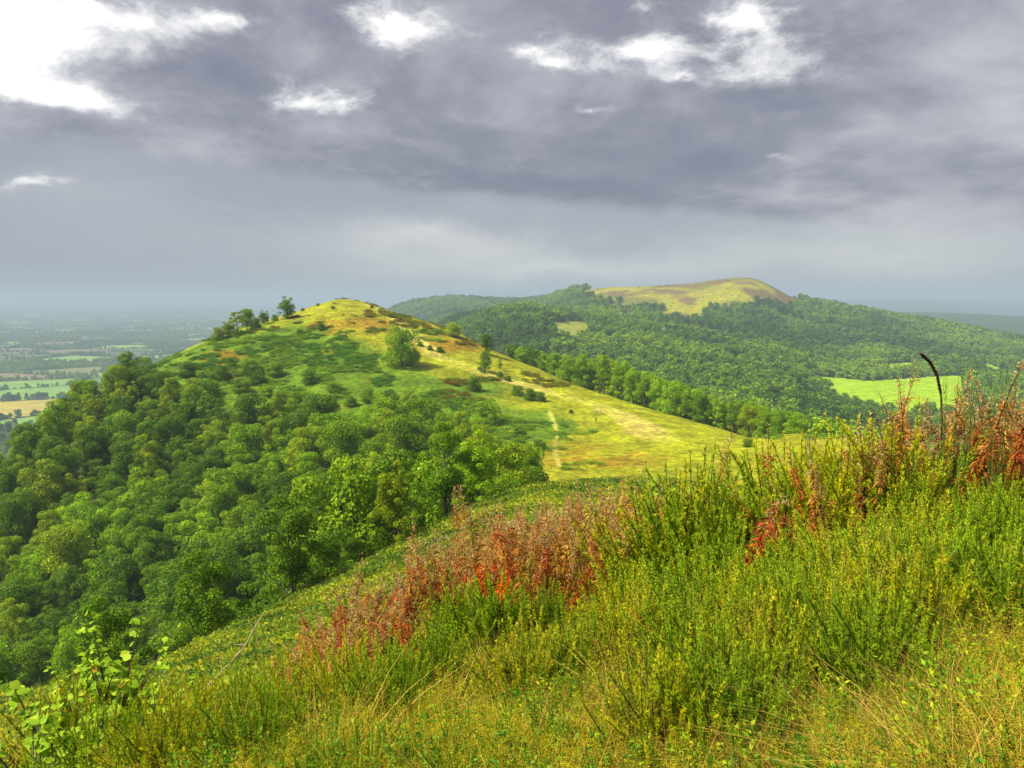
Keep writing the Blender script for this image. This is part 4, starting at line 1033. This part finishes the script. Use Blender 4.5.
sapling('hazel_sapling', 45, 720, 4.0, .75, 'lower broad-leaved sapling at the left edge below the taller one', 2, 300, .055, .5)
sapling('hazel_sapling', 82, 700, 4.6, .95, 'pale leafy sapling standing behind and left of the tallest one', 11, 380, .052, .5)
sapling('leafy_seedling', 20, 735, 3.6, .5, 'low leafy seedling in the bottom left corner', 12, 260, .05, .45)
sapling('leafy_seedling', 85, 750, 3.7, .42, 'low leafy seedling below the saplings at bottom left', 13, 260, .045, .45)
sapling('leafy_seedling', 140, 745, 4.1, .45, 'low leafy seedling right of the saplings near dry stem', 14, 260, .045, .45)
sapling('bramble_bush', 190, 755, 5.5, .5, 'small leafy bramble between the sapling and the dry stem', 3, 160, .045, .4)
sapling('leafy_shrub', 672, 500, 22., 2.0, 'dark green leafy shrub at the foot of the meadow', 4, 420, .22, .9)
sapling('leafy_shrub', 640, 505, 26., 1.6, 'pale leafy shrub left of the dark one at the meadow foot', 6, 360, .22, 1.0)

def stick(name, pts, rad, mat, label, cat, twigs=0, seed=0):
    r = np.random.default_rng(seed); e = empty(name, tuple(pts[0])); tag(e, label, cat); p = np.array(pts) - np.array(pts[0])
    t = np.linspace(0, 1, 9); q = np.stack([np.interp(t, np.linspace(0, 1, len(p)), p[:, k]) for k in range(3)], 1) + np.concatenate([[[0, 0, 0]], r.normal(size=(8, 3)) * rad * 1.2])
    v, f = tube(q, rad * (1.15 - .9 * t), 6); mk('shaft', [(v, f, .5, 0)], [mat], parent=e, smooth=True)
    ch = []
    for k in range(twigs):
        i = r.integers(2, 8); d = norm(r.normal(size=3) + np.array([0, 0, .5])); v, f = tube([q[i], q[i] + d * rad * 9, q[i] + d * rad * 16 + r.normal(size=3) * rad * 3], [rad * .4, rad * .25, rad * .1], 4); ch.append((v, f, .5, 0))
    if ch: mk('twig', ch, [mat], parent=e)
    return e
def pt(px, py, Y):
    s = slope_of(py); v = (py - 384.0) / F_PX; return ((px - 512) / F_PX / (CP - v * SP) * Y, Y, s * Y)
stick('dry_stem', [pt(183, 722, 5.4), pt(205, 690, 5.5), pt(238, 655, 5.7), pt(265, 613, 5.9)], .009, M_dry, 'long pale dry stem leaning across the bank at lower left', 'stem', 4, 1)
stick('dead_branch', [pt(312, 600, 52.), pt(303, 590, 52.5), pt(292, 575, 53.)], .07, M_dry, 'grey dead branch leaning at the wood edge above the bank', 'branch', 3, 2)
q = hit(531, 482, 60, 300)
if q: stick('fallen_log', [(q[0] - 2, q[1], q[2] + .6), (q[0], q[1] - 1, q[2] + .7), (q[0] + 3.6, q[1] - 2.5, q[2] + .3)], .32, M_dry, 'pale fallen log on the meadow corner beside the wood', 'log', 5, 3)

# dark curved seed spike on the right skyline
def spike_thing():
    P0 = [pt(942, 425, 5.0), pt(941, 395, 5.0), pt(937, 375, 5.0), pt(930, 362, 5.0), pt(921, 354, 5.0)]
    zg = float(H(P0[0][0], 5.0)[0]); base = (P0[0][0], 5.0, zg); e = empty('dock_plant', base); tag(e, 'dark brown seed spike curving left over the bright field', 'wildflower')
    p = np.array([base] + P0) - np.array(base); t = np.linspace(0, 1, 24); k = np.linspace(0, 1, len(p)); q = np.stack([np.interp(t, k, p[:, i]) for i in range(3)], 1)
    v, f = tube(q, .006 * (1.2 - .6 * t), 5); mk('stalk', [(v, f, .5, 0)], [M_dark], parent=e)
    r = np.random.default_rng(9); n = 900; tt = r.uniform(.42, 1, n); c = np.stack([np.interp(tt, t, q[:, i]) for i in range(3)], 1); d = rand_dirs(r, n)
    v, f = leaves(c, d, rand_dirs(r, n), .013, .009); mk('seed_spike', [(v, f, np.repeat(r.uniform(0, 1, n), 4), 0)], [M_dark], parent=e)
spike_thing()
def rush(px, Y, tops, label, seed, n=9):
    r = np.random.default_rng(seed); x = (px - 512) / F_PX * Y; z = float(H(x, Y)[0]); e = empty('rush_clump', (x, Y, z)); tag(e, label, 'plant', 'green rush clumps on the right skyline')
    ch = []
    hmax = slope_of(tops) * Y - z
    for k in range(n):
        a = r.uniform(0, 6.28); h = hmax * r.uniform(.7, 1.0); b = np.array([math.cos(a) * .04, math.sin(a) * .04, 0]); tip = b + np.array([math.cos(a) * .10 * r.uniform(.2, 1), math.sin(a) * .1, h])
        v, f = tube([b, (b + tip) / 2 + r.normal(size=3) * .01, tip], [.003, .0025, .001], 4); ch.append((v, f, r.uniform(0, 1), 0))
        m_ = 14; t = r.uniform(.3, .95, m_)[:, None]; c = b + (tip - b) * t; d = np.stack([np.cos(np.arange(m_) * 2.2), np.sin(np.arange(m_) * 2.2), np.full(m_, 2.2)], 1); v, f = spikes(c, d, rand_dirs(r, m_), .07, .006); ch.append((v, f, np.repeat(r.uniform(0, 1, m_), 3), 0))
    mk('blades', ch, [M_rush], parent=e)
rush(957, 4.9, 352, 'upright green clump right of the dark curved spike', 1); rush(1003, 4.7, 350, 'upright green clump near the right frame edge', 2, 7); rush(985, 4.8, 362, 'small green clump between the two taller green ones', 3, 5)

# meadow bush (dark, arched) beyond the near slope
q = hit(748, 447, 100, 300)
if q: put_tree(q[0], q[1], 'thorn', 'dark green', .42, .32, name='dark_bush', label='dark low bush on the meadow left of the tall crimson stalk', cat='bush')

# yellow hawkbit flowers
M_petal = plain_mat('yellow petals', (.75, .50, .01), (.85, .62, .02), 20., bump=0)
M_fst = plain_mat('flower stalk', (.08, .15, .02), (.14, .2, .03), 20., bump=0)
def flower(px, py, Y, label, size=.014):
    p = np.array(pt(px, py, Y)); z = float(H(p[0], Y)[0]); e = empty('hawkbit_flower', (p[0], Y, z)); tag(e, label, 'flower', 'yellow hawkbit flowers')
    hh = p[2] - z; v, f = tube([[0, 0, 0], [.01, .0, hh * .6], [0, 0, hh]], [.002, .0018, .0015], 5); mk('stalk', [(v, f, .5, 0)], [M_fst], parent=e)
    n = 22; a = np.arange(n) * 2 * PI / n; N_ = norm(np.array([0, -.75, .65])); A = norm(np.cross(N_, [1., 0, 0])); B = np.cross(N_, A)
    d = np.cos(a)[:, None] * A + np.sin(a)[:, None] * B + N_ * .2; c = np.tile([0, 0, hh], (n, 1)); v, f = leaves(c, d, np.tile(N_, (n, 1)), size * np.where(np.arange(n) % 2, 1, .75), size * .32, mid=.6)
    mk('petals', [(v, f, .5, 0)], [M_petal], parent=e)
    an = np.arange(8) * PI / 4; v1 = np.array([[0, 0, hh]]) + N_ * .006 + .35 * size * (np.cos(an)[:, None] * A + np.sin(an)[:, None] * B) ; v2 = np.array([[0, 0, hh]]) + N_ * .001 + .35 * size * (np.cos(an)[:, None] * A + np.sin(an)[:, None] * B)
    top = np.array([[0, 0, hh]]) + N_ * .009; V = np.concatenate([v2, v1, top]); F = [(k, (k + 1) % 8, 8 + (k + 1) % 8, 8 + k) for k in range(8)]
    mk('flower_centre', [(V, F, .5, 0), (np.concatenate([v1, top]), [(k, (k + 1) % 8, 8) for k in range(8)], .5, 0)], [M_petal], parent=e)
flower(979, 734, 2.7, 'bright yellow hawkbit flower lowest in the bottom right grass'); flower(1012, 706, 2.8, 'yellow hawkbit flower near the right frame edge at bottom'); flower(840, 729, 2.9, 'yellow hawkbit flower among dark straw at the lower right')
flower(973, 591, 3.2, 'yellow hawkbit flower highest on the right of the slope'); flower(695, 667, 3.4, 'yellow hawkbit flower among the central gorse'); flower(964, 683, 2.9, 'small yellow hawkbit flower above the other two at bottom right', .010)

# loose tall grass culms, right of centre
M_culm = plain_mat('grass stem', (.30, .26, .03), (.48, .40, .07), 20.)
def culm(px0, py0, px1, py1, Y, label):
    a = np.array(pt(px0, py0, Y)); b = np.array(pt(px1, py1, Y)); z = float(H(a[0], Y)[0]); a[2] = z
    e = empty('tall_grass_stem', tuple(a)); tag(e, label, 'grass stem', 'tall pale grass stems'); tip = b - a
    v, f = tube([[0, 0, 0], tip * .5 + [.01, 0, .01], tip], [.0016, .0014, .0008], 4); mk('stalk', [(v, f, .5, 0)], [M_culm], parent=e)
    r = np.random.default_rng(int(px0)); n = 40; t = r.uniform(.8, 1, n)[:, None]; c = tip * t + r.normal(size=(n, 3)) * .006; v, f = leaves(c, rand_dirs(r, n) + [0, 0, .8], rand_dirs(r, n), .009, .003); mk('seed_head', [(v, f, .5, 0)], [M_culm], parent=e)
for k in range(11):
    a = 832 + k * 8 + random.uniform(-4, 4); b = a + random.uniform(-42, 42)
    culm(a, 690, b, 520 + random.uniform(-25, 45), random.uniform(3.0, 3.5), None)
for o in [o for o in COL.objects if o.name.startswith('tall_grass_stem')]:
    later_label(o, '{n} from left of the tall pale grass stems at lower right', o.location.x)

# ------------------------------------------------------------------ houses
M_wall = plain_mat('white render', (.70, .70, .68), (.82, .82, .80), 1.5); M_roof = plain_mat('slate', (.12, .12, .13), (.22, .21, .22), 2.); M_glass = plain_mat('window glass', (.03, .04, .05), (.06, .07, .08), 2., rough=.15, bump=0)
def box(x0, x1, y0, y1, z0, z1):
    v = np.array([(x, y, z) for x in (x0, x1) for y in (y0, y1) for z in (z0, z1)]); return (v, np.array([(0, 1, 3, 2), (4, 6, 7, 5), (0, 4, 5, 1), (2, 3, 7, 6), (0, 2, 6, 4), (1, 5, 7, 3)]), .5, 0)
def house(px, py, Y0, Y1, label, w=14, d=8, h=6, rz=.3, lift=9.):
    q = hit(px, py, Y0, Y1)
    if q is None: print('MISS house'); return
    e = empty('country_house', (q[0], q[1], q[2] + lift - 9.), rz); tag(e, label, 'house')
    gb = np.array([(-w / 2, -d / 2, h), (-w / 2, d / 2, h), (-w / 2, 0, h + 3), (w / 2, -d / 2, h), (w / 2, d / 2, h), (w / 2, 0, h + 3)])
    mk('wall', [box(-w / 2, w / 2, -d / 2, d / 2, -4, h), (gb, [(0, 1, 2), (3, 5, 4)], .5, 0)], [M_wall], parent=e)
    o = .5; rv = np.array([(-w / 2 - o, -d / 2 - o, h - .3), (w / 2 + o, -d / 2 - o, h - .3), (w / 2 + o, 0, h + 3.1), (-w / 2 - o, 0, h + 3.1), (-w / 2 - o, d / 2 + o, h - .3), (w / 2 + o, d / 2 + o, h - .3)])
    rf = mk('roof', [(rv, [(0, 1, 2, 3), (3, 2, 5, 4)], .5, 0), (rv + [0, 0, .25], [(0, 1, 2, 3), (3, 2, 5, 4)], .5, 0)], [M_roof], parent=e)
    mk('chimney', [box(w / 2 - 1.6, w / 2 - .6, -.5, .5, h + 2, h + 4.6)], [M_wall], parent=rf)
    for k in range(4):
        for zz in (1.2, 4.0):
            xx = -w / 2 + w * (k + .5) / 4
            if k == 1 and zz < 2: mk('door', [box(xx - .5, xx + .5, -d / 2 - .06, -d / 2 + .02, 0, 2.1)], [M_roof], parent=e)
            else: mk('window', [box(xx - .55, xx + .55, -d / 2 - .06, -d / 2 + .02, zz, zz + 1.3)], [M_glass], parent=e)
house(661, 338, 900, 2000, 'white house half hidden in the wooded valley', lift=15)

# ------------------------------------------------------------------ walkers on the saddle
def person(px, py, shirt, trousers, label, stride=.25, rz=0.):
    q = hit(px, py, 150, 420)
    if q is None: print('MISS person'); return
    e = empty('person', (q[0], q[1], q[2]), rz); tag(e, label, 'person')
    joints = [(0, 0, .95), (0, 0, 1.15), (0, 0, 1.38), (0, 0, 1.50), (0, .01, 1.58), (0, .01, 1.70),
              (.10, 0, .90), (.11, stride * .5, .50), (.11, stride, .08), (.11, stride + .16, .03), (-.10, 0, .90), (-.11, -stride * .3, .50), (-.11, -stride, .08), (-.11, -stride + .16, .03),
              (.19, 0, 1.40), (.24, -.08, 1.12), (.25, .02, .88), (.25, .05, .80), (-.19, 0, 1.40), (-.24, .08, 1.12), (-.25, .14, .90), (-.25, .17, .82)]
    rad = [.145, .13, .14, .06, .085, .07, .09, .062, .045, .04, .09, .062, .045, .04, .06, .042, .034, .038, .06, .042, .034, .038]
    ed = [(0, 1), (1, 2), (2, 3), (3, 4), (4, 5), (0, 6), (6, 7), (7, 8), (8, 9), (0, 10), (10, 11), (11, 12), (12, 13), (2, 14), (14, 15), (15, 16), (16, 17), (2, 18), (18, 19), (19, 20), (20, 21)]
    bm = bmesh.new(); lay = bm.verts.layers.skin.verify(); vs = [bm.verts.new(j) for j in joints]
    for v, rr_ in zip(vs, rad): v[lay].radius = (rr_, rr_)
    vs[0][lay].use_root = True
    for a, b in ed: bm.edges.new((vs[a], vs[b]))
    me = bpy.data.meshes.new('body'); bm.to_mesh(me); bm.free()
    m, nt, out = new_mat('walker clothes'); N = nt.nodes; L = nt.links; tc = N.new('ShaderNodeTexCoord'); sp = N.new('ShaderNodeSeparateXYZ'); L.new(tc.outputs['Object'], sp.inputs[0])
    r_z = N.new('ShaderNodeMath'); r_z.operation = 'DIVIDE'; r_z.inputs[1].default_value = 2.; L.new(sp.outputs[2], r_z.inputs[0])
    rp = N.new('ShaderNodeValToRGB'); rp.color_ramp.interpolation = 'CONSTANT'; el = rp.color_ramp.elements
    for k_, (p_, c_) in enumerate([(0, (.04, .03, .02)), (.06, trousers), (.475, shirt), (.755, (.5, .3, .2)), ]):
        if k_ >= 2: el.new(.5)
        el[k_].position = p_; el[k_].color = (*c_, 1)
    L.new(r_z.outputs[0], rp.inputs[0]); d = N.new('ShaderNodeBsdfPrincipled'); d.inputs['Roughness'].default_value = .8; L.new(rp.outputs[0], d.inputs['Base Color']); L.new(d.outputs[0], out.inputs[0])
    me.materials.append(m); b = bpy.data.objects.new('body', me); COL.objects.link(b); b.parent = e
    b.modifiers.new('skin', 'SKIN'); s = b.modifiers.new('sub', 'SUBSURF'); s.levels = 1; s.render_levels = 1
    r = np.random.default_rng(3); a = rand_dirs(r, 1)
    hv = []; hf = []
    for i in range(5):
        ph = i / 4 * 1.75; 
        for j in range(10): t = j * 2 * PI / 10; hv.append((.098 * math.sin(ph) * math.cos(t), .01 - .02 + .11 * math.sin(ph) * math.sin(t), 1.665 + .105 * math.cos(ph)))
    for i in range(4):
        for j in range(10): hf.append((i * 10 + j, i * 10 + (j + 1) % 10, i * 10 + 10 + (j + 1) % 10, i * 10 + 10 + j))
    mk('hair', [(hv, hf, .5, 0)], [plain_mat('hair', (.04, .025, .015), (.08, .05, .03), 30.)], parent=e, smooth=True)
person(595.5, 413.5, (.75, .75, .72), (.15, .17, .25), 'walker in a white top, left of the pair on the saddle', rz=.4)
person(599.5, 413.5, (.8, .6, .45), (.55, .5, .4), 'walker in pale clothes, right of the pair on the saddle', rz=-.2)
person(596, 422.5, (.05, .05, .07), (.04, .04, .05), 'walker in dark clothes nearer than the pair on the saddle', rz=.1)

# ================================================================== tidy up
for L_ in KINDS.values():
    for e in L_: drop_tree(e)
for e in GORSE + WILL: drop_tree(e)
finish_labels()

# ================================================================== HAZE
def haze():
    s = 40000.; z0, z1 = -345., 96.
    o = mk('haze', [box(-s, s, -s, s, z0, z1)], []); m = bpy.data.materials.new('air'); m.use_nodes = True; nt = m.node_tree; nt.nodes.clear()
    out = nt.nodes.new('ShaderNodeOutputMaterial'); v = nt.nodes.new('ShaderNodeVolumePrincipled'); v.inputs['Color'].default_value = (.38, .49, .66, 1); v.inputs['Density'].default_value = HAZE; v.inputs['Anisotropy'].default_value = 0
    nt.links.new(v.outputs[0], out.inputs['Volume']); o.data.materials.append(m); o['kind'] = 'stuff'; o['label'] = 'pale blue grey haze lying over the vale and far ridges'
HAZE = .00017
haze()

# ================================================================== SKY AND SUN
SUN_AZ, SUN_EL = math.radians(-105), math.radians(50)     # azimuth from +y towards +x
def build_world():
    w = bpy.data.worlds.new('World'); scene.world = w; w.use_nodes = True; nt = w.node_tree; N = nt.nodes; L = nt.links; N.clear()
    out = N.new('ShaderNodeOutputWorld'); bg = N.new('ShaderNodeBackground'); bg.inputs[1].default_value = .1; L.new(bg.outputs[0], out.inputs[0])
    sky = N.new('ShaderNodeTexSky'); sky.sky_type = 'NISHITA'; sky.sun_disc = False; sky.sun_elevation = SUN_EL; sky.sun_rotation = SUN_AZ
    tc = N.new('ShaderNodeTexCoord'); sp = N.new('ShaderNodeSeparateXYZ'); L.new(tc.outputs['Generated'], sp.inputs[0])
    def M(op, a, b=None, c=None, clamp=False):
        m = N.new('ShaderNodeMath'); m.operation = op; m.use_clamp = clamp
        for i, q in enumerate((a, b, c)):
            if q is None: continue
            if isinstance(q, (int, float)): m.inputs[i].default_value = q
            else: L.new(q, m.inputs[i])
        return m.outputs[0]
    az = M('ARCTAN2', sp.outputs[0], sp.outputs[1]); el = M('ARCSINE', sp.outputs[2])
    # cloud-deck coordinates: a flat layer seen from below
    zc = M('ADD', M('MAXIMUM', sp.outputs[2], 0.0), .12)
    cx = N.new('ShaderNodeCombineXYZ'); L.new(M('DIVIDE', sp.outputs[0], zc), cx.inputs[0]); L.new(M('DIVIDE', sp.outputs[1], zc), cx.inputs[1])
    def noise(vec, sc, det=6, rough=.55, dist=0.):
        n = N.new('ShaderNodeTexNoise'); n.inputs['Scale'].default_value = sc; n.inputs['Detail'].default_value = det; n.inputs['Roughness'].default_value = rough; n.inputs['Distortion'].default_value = dist
        L.new(vec, n.inputs['Vector']); return n
    n_big = noise(cx.outputs[0], 1.1, 8, .58, .3); n_fine = noise(cx.outputs[0], 3.2, 8, .6, .4)
    ae = N.new('ShaderNodeCombineXYZ'); L.new(az, ae.inputs[0]); L.new(el, ae.inputs[1])
    aes = N.new('ShaderNodeVectorMath'); aes.operation = 'MULTIPLY'; aes.inputs[1].default_value = (1, 1.7, 1); L.new(ae.outputs[0], aes.inputs[0])
    n_w = noise(aes.outputs[0], 5.5, 7, .62)
    wv = N.new('ShaderNodeVectorMath'); wv.operation = 'SUBTRACT'; wv.inputs[1].default_value = (.5, .5, .5); L.new(n_w.outputs['Color'], wv.inputs[0])
    ws = N.new('ShaderNodeVectorMath'); ws.operation = 'MULTIPLY'; ws.inputs[1].default_value = (.20, .10, 0); L.new(wv.outputs[0], ws.inputs[0])
    wp = N.new('ShaderNodeVectorMath'); wp.operation = 'ADD'; L.new(ae.outputs[0], wp.inputs[0]); L.new(ws.outputs[0], wp.inputs[1])
    def dir_ae(px, py):
        u = (px - 512) / F_PX; v = (py - 384) / F_PX; x, y, z = u, CP - v * SP, -SP - v * CP; n = math.sqrt(x * x + y * y + z * z)
        return math.atan2(x, y), math.asin(z / n)
    def blob(acc, px, py, sx, sy, amp, rad=False):
        if rad: a, e = px, py
        else:
            a, e = dir_ae(px, py); sx /= F_PX; sy /= F_PX
        m = N.new('ShaderNodeVectorMath'); m.operation = 'MULTIPLY_ADD'; m.inputs[1].default_value = (1 / sx, 1 / sy, 0); m.inputs[2].default_value = (-a / sx, -e / sy, 0); L.new(wp.outputs[0], m.inputs[0])
        g = N.new('ShaderNodeTexGradient'); g.gradient_type = 'QUADRATIC_SPHERE'; L.new(m.outputs[0], g.inputs[0])
        return M('MULTIPLY_ADD', g.outputs['Fac'], amp, acc)
    # bright openings in the deck
    B = 0.0
    for b in [(10, 20, 140, 62, 1.9), (120, 12, 130, 30, .9), (90, 98, 110, 30, 1.5), (210, 8, 110, 24, 1.0), (20, 80, 70, 30, .9), (395, 18, 75, 46, 1.7), (300, 95, 75, 26, 1.0), (350, 90, 60, 24, .7),
              (530, 47, 90, 28, 1.1), (640, 48, 88, 36, 1.3), (700, 40, 120, 40, .6), (765, 25, 60, 70, .9), (800, 60, 90, 40, .45), (225, 210, 40, 14, .5), (640, 5, 60, 18, .7), (560, 62, 60, 14, .8), (690, 72, 70, 14, .6), (740, 8, 60, 24, .8), (590, 108, 50, 12, .55), (790, 150, 40, 10, .5), (30, 182, 110, 16, .7), (470, 22, 60, 12, .5), (1010, 150, 50, 40, .5)]:
        B = blob(B, *b)
    for b in [(-1.2, .7, .7, .5, .9), (2.6, .9, 1.6, .6, .7), (0.3, 1.25, 2.2, .6, .8), (-2.3, .6, .9, .5, .6)]:  # unseen openings overhead, behind and far left, added to raise the fill light
        B = blob(B, *b, rad=True)
    # paler veils / lighter grey parts
    S = 0.0
    for b in [(60, 190, 210, 50, .55), (400, 235, 200, 45, .45), (900, 215, 260, 60, .55), (1000, 140, 150, 110, .6), (860, 160, 160, 60, .25), (330, 130, 120, 50, .35), (480, 245, 150, 40, .5), (250, 235, 330, 34, .4), (330, 65, 260, 70, .12), (1024, 90, 130, 60, .3), (700, 262, 350, 24, .25), (180, 150, 110, 30, .2), (760, 110, 120, 50, .2), (540, 268, 480, 50, 1.2), (880, 250, 260, 34, .5), (960, 60, 160, 60, .35), (430, 238, 150, 24, .5), (900, 130, 200, 24, .35)]:
        S = blob(S, *b)
    D = 0.0
    for b in [(600, 180, 420, 110, .8), (250, 180, 280, 50, .35), (700, 215, 200, 60, .35), (70, 135, 170, 42, .7), (170, 60, 90, 40, .5), (880, 60, 170, 110, .4), (220, 60, 130, 70, .35), (420, 130, 240, 80, .3), (560, 20, 100, 30, .3), (850, 212, 40, 12, .35), (180, 182, 280, 30, .8), (420, 195, 260, 34, .85), (660, 225, 260, 34, .75), (60, 150, 120, 24, .4)]:
        D = blob(D, *b)
    cov = M('ADD', M('MULTIPLY', M('SUBTRACT', n_big.outputs['Fac'], .5), 1.5), M('MULTIPLY', M('SUBTRACT', n_fine.outputs['Fac'], .5), .8))
    low = M('SUBTRACT', 1.0, M('MULTIPLY', M('SUBTRACT', .12, el), 9., clamp=True))   # deck contrast fades into rain haze near the horizon
    lum = M('ADD', .45, M('MULTIPLY', M('MULTIPLY', cov, .6), low))
    n_m = noise(aes.outputs[0], 3.6, 9, .62, .5); lum = M('ADD', lum, M('MULTIPLY', M('MULTIPLY', M('SUBTRACT', n_m.outputs['Fac'], .5), 1.7), low))
    lum = M('ADD', lum, M('MULTIPLY', S, .42)); lum = M('SUBTRACT', lum, M('MULTIPLY', D, .42), clamp=True)
    c = ramp(nt, lum, [(0, (.215, .225, .29)), (.3, (.285, .29, .355)), (.55, (.42, .42, .475)), (.8, (.55, .555, .59)), (1, (.78, .78, .79))])
    # pale rain haze under the ragged base of the deck
    wsp = N.new('ShaderNodeSeparateXYZ'); L.new(wp.outputs[0], wsp.inputs[0])
    e0 = M('SUBTRACT', .118, M('MULTIPLY', az, .085)); over = M('SUBTRACT', M('ADD', M('MULTIPLY', el, .35), M('MULTIPLY', wsp.outputs[1], .65)), e0)
    t_ = N.new('ShaderNodeMapRange'); t_.interpolation_type = 'SMOOTHSTEP'; t_.inputs['From Min'].default_value = -.008; t_.inputs['From Max'].default_value = .016; t_.inputs['To Min'].default_value = 1; t_.inputs['To Max'].default_value = 0
    L.new(over, t_.inputs['Value'])
    hz = N.new('ShaderNodeMix'); hz.data_type = 'RGBA'; L.new(M('MULTIPLY', t_.outputs[0], .85), hz.inputs[0])
    hl = M('ADD', M('MULTIPLY', S, .55), M('ADD', .36, M('MULTIPLY', az, .40)))
    hl = M('ADD', hl, M('MULTIPLY', M('SUBTRACT', n_m.outputs['Fac'], .5), .35), clamp=True)
    hc = ramp(nt, hl, [(0, (.32, .345, .42)), (.5, (.43, .46, .51)), (1, (.64, .65, .65))])
    L.new(c, hz.inputs[6]); L.new(hc, hz.inputs[7])
    # openings
    n_r = noise(aes.outputs[0], 11., 10, .68, .4)
    bm_ = M('ADD', M('MULTIPLY', B, M('ADD', .35, M('MULTIPLY', n_r.outputs['Fac'], 1.2))), M('MULTIPLY', cov, .7))
    bm_ = M('ADD', bm_, M('MULTIPLY', M('SUBTRACT', n_r.outputs['Fac'], .5), 1.1))
    bf = M('MULTIPLY', M('SUBTRACT', bm_, .12), 1.2, clamp=True)
    bf = M('MULTIPLY', bf, low)
    br = N.new('ShaderNodeMix'); br.data_type = 'RGBA'; L.new(M('MULTIPLY', bf, 2.2, clamp=True), br.inputs[0]); L.new(hz.outputs[2], br.inputs[6]); L.new(ramp(nt, bf, [(0, (.42, .42, .46)), (.35, (.56, .56, .60)), (.62, (.80, .80, .82)), (.9, (1.15, 1.13, 1.10))]), br.inputs[7])
    zen = M('MULTIPLY', M('SUBTRACT', el, .42), 2.2, clamp=True); back = M('MULTIPLY', M('SUBTRACT', M('ABSOLUTE', az), 1.0), 1.2, clamp=True)  # out-of-view sky overhead and behind, brightened to lift the ambient light
    gain = M('MULTIPLY', M('ADD', 1.0, M('MULTIPLY', M('MAXIMUM', zen, M('MULTIPLY', back, .7)), .45)), 10. * SKY_GAIN)
    sc = N.new('ShaderNodeVectorMath'); sc.operation = 'SCALE'; L.new(gain, sc.inputs['Scale']); L.new(br.outputs[2], sc.inputs[0])
    fin = N.new('ShaderNodeMix'); fin.data_type = 'RGBA'; fin.inputs[0].default_value = .96; L.new(sky.outputs[0], fin.inputs[6]); L.new(sc.outputs[0], fin.inputs[7])
    L.new(fin.outputs[2], bg.inputs[0])
    w.cycles.sampling_method = 'MANUAL'; w.cycles.sample_map_resolution = 512
EXPO = 1.0
SKY_GAIN = 1 / 2 ** EXPO
build_world()
sl = bpy.data.lights.new('sun', 'SUN'); sl.energy = 5.0; sl.angle = math.radians(8); sl.color = (1, .90, .70)
so = bpy.data.objects.new('sun', sl); COL.objects.link(so)
d = Vector((math.sin(SUN_AZ) * math.cos(SUN_EL), math.cos(SUN_AZ) * math.cos(SUN_EL), math.sin(SUN_EL)))
so.rotation_euler = (-d).to_track_quat('-Z', 'Y').to_euler(); so.location = d * 50

# ================================================================== CAMERA
cam = bpy.data.cameras.new('camera'); co = bpy.data.objects.new('camera', cam); COL.objects.link(co)
cam.sensor_fit = 'HORIZONTAL'; cam.sensor_width = 36; cam.lens = 36 * F_PX / 1024; cam.clip_start = .05; cam.clip_end = 120000
co.location = (0, 0, 0); co.rotation_euler = (PI / 2 - PITCH, 0, 0); scene.camera = co
vs = scene.view_settings; vs.view_transform = 'Standard'; vs.look = 'None'; vs.exposure = EXPO; vs.gamma = 1; vs.use_curve_mapping = False
scene.render.engine = 'CYCLES'; cy = scene.cycles
cy.max_bounces = 5; cy.diffuse_bounces = 3; cy.transmission_bounces = 3; cy.volume_bounces = 1; cy.glossy_bounces = 2; cy.use_denoising = True
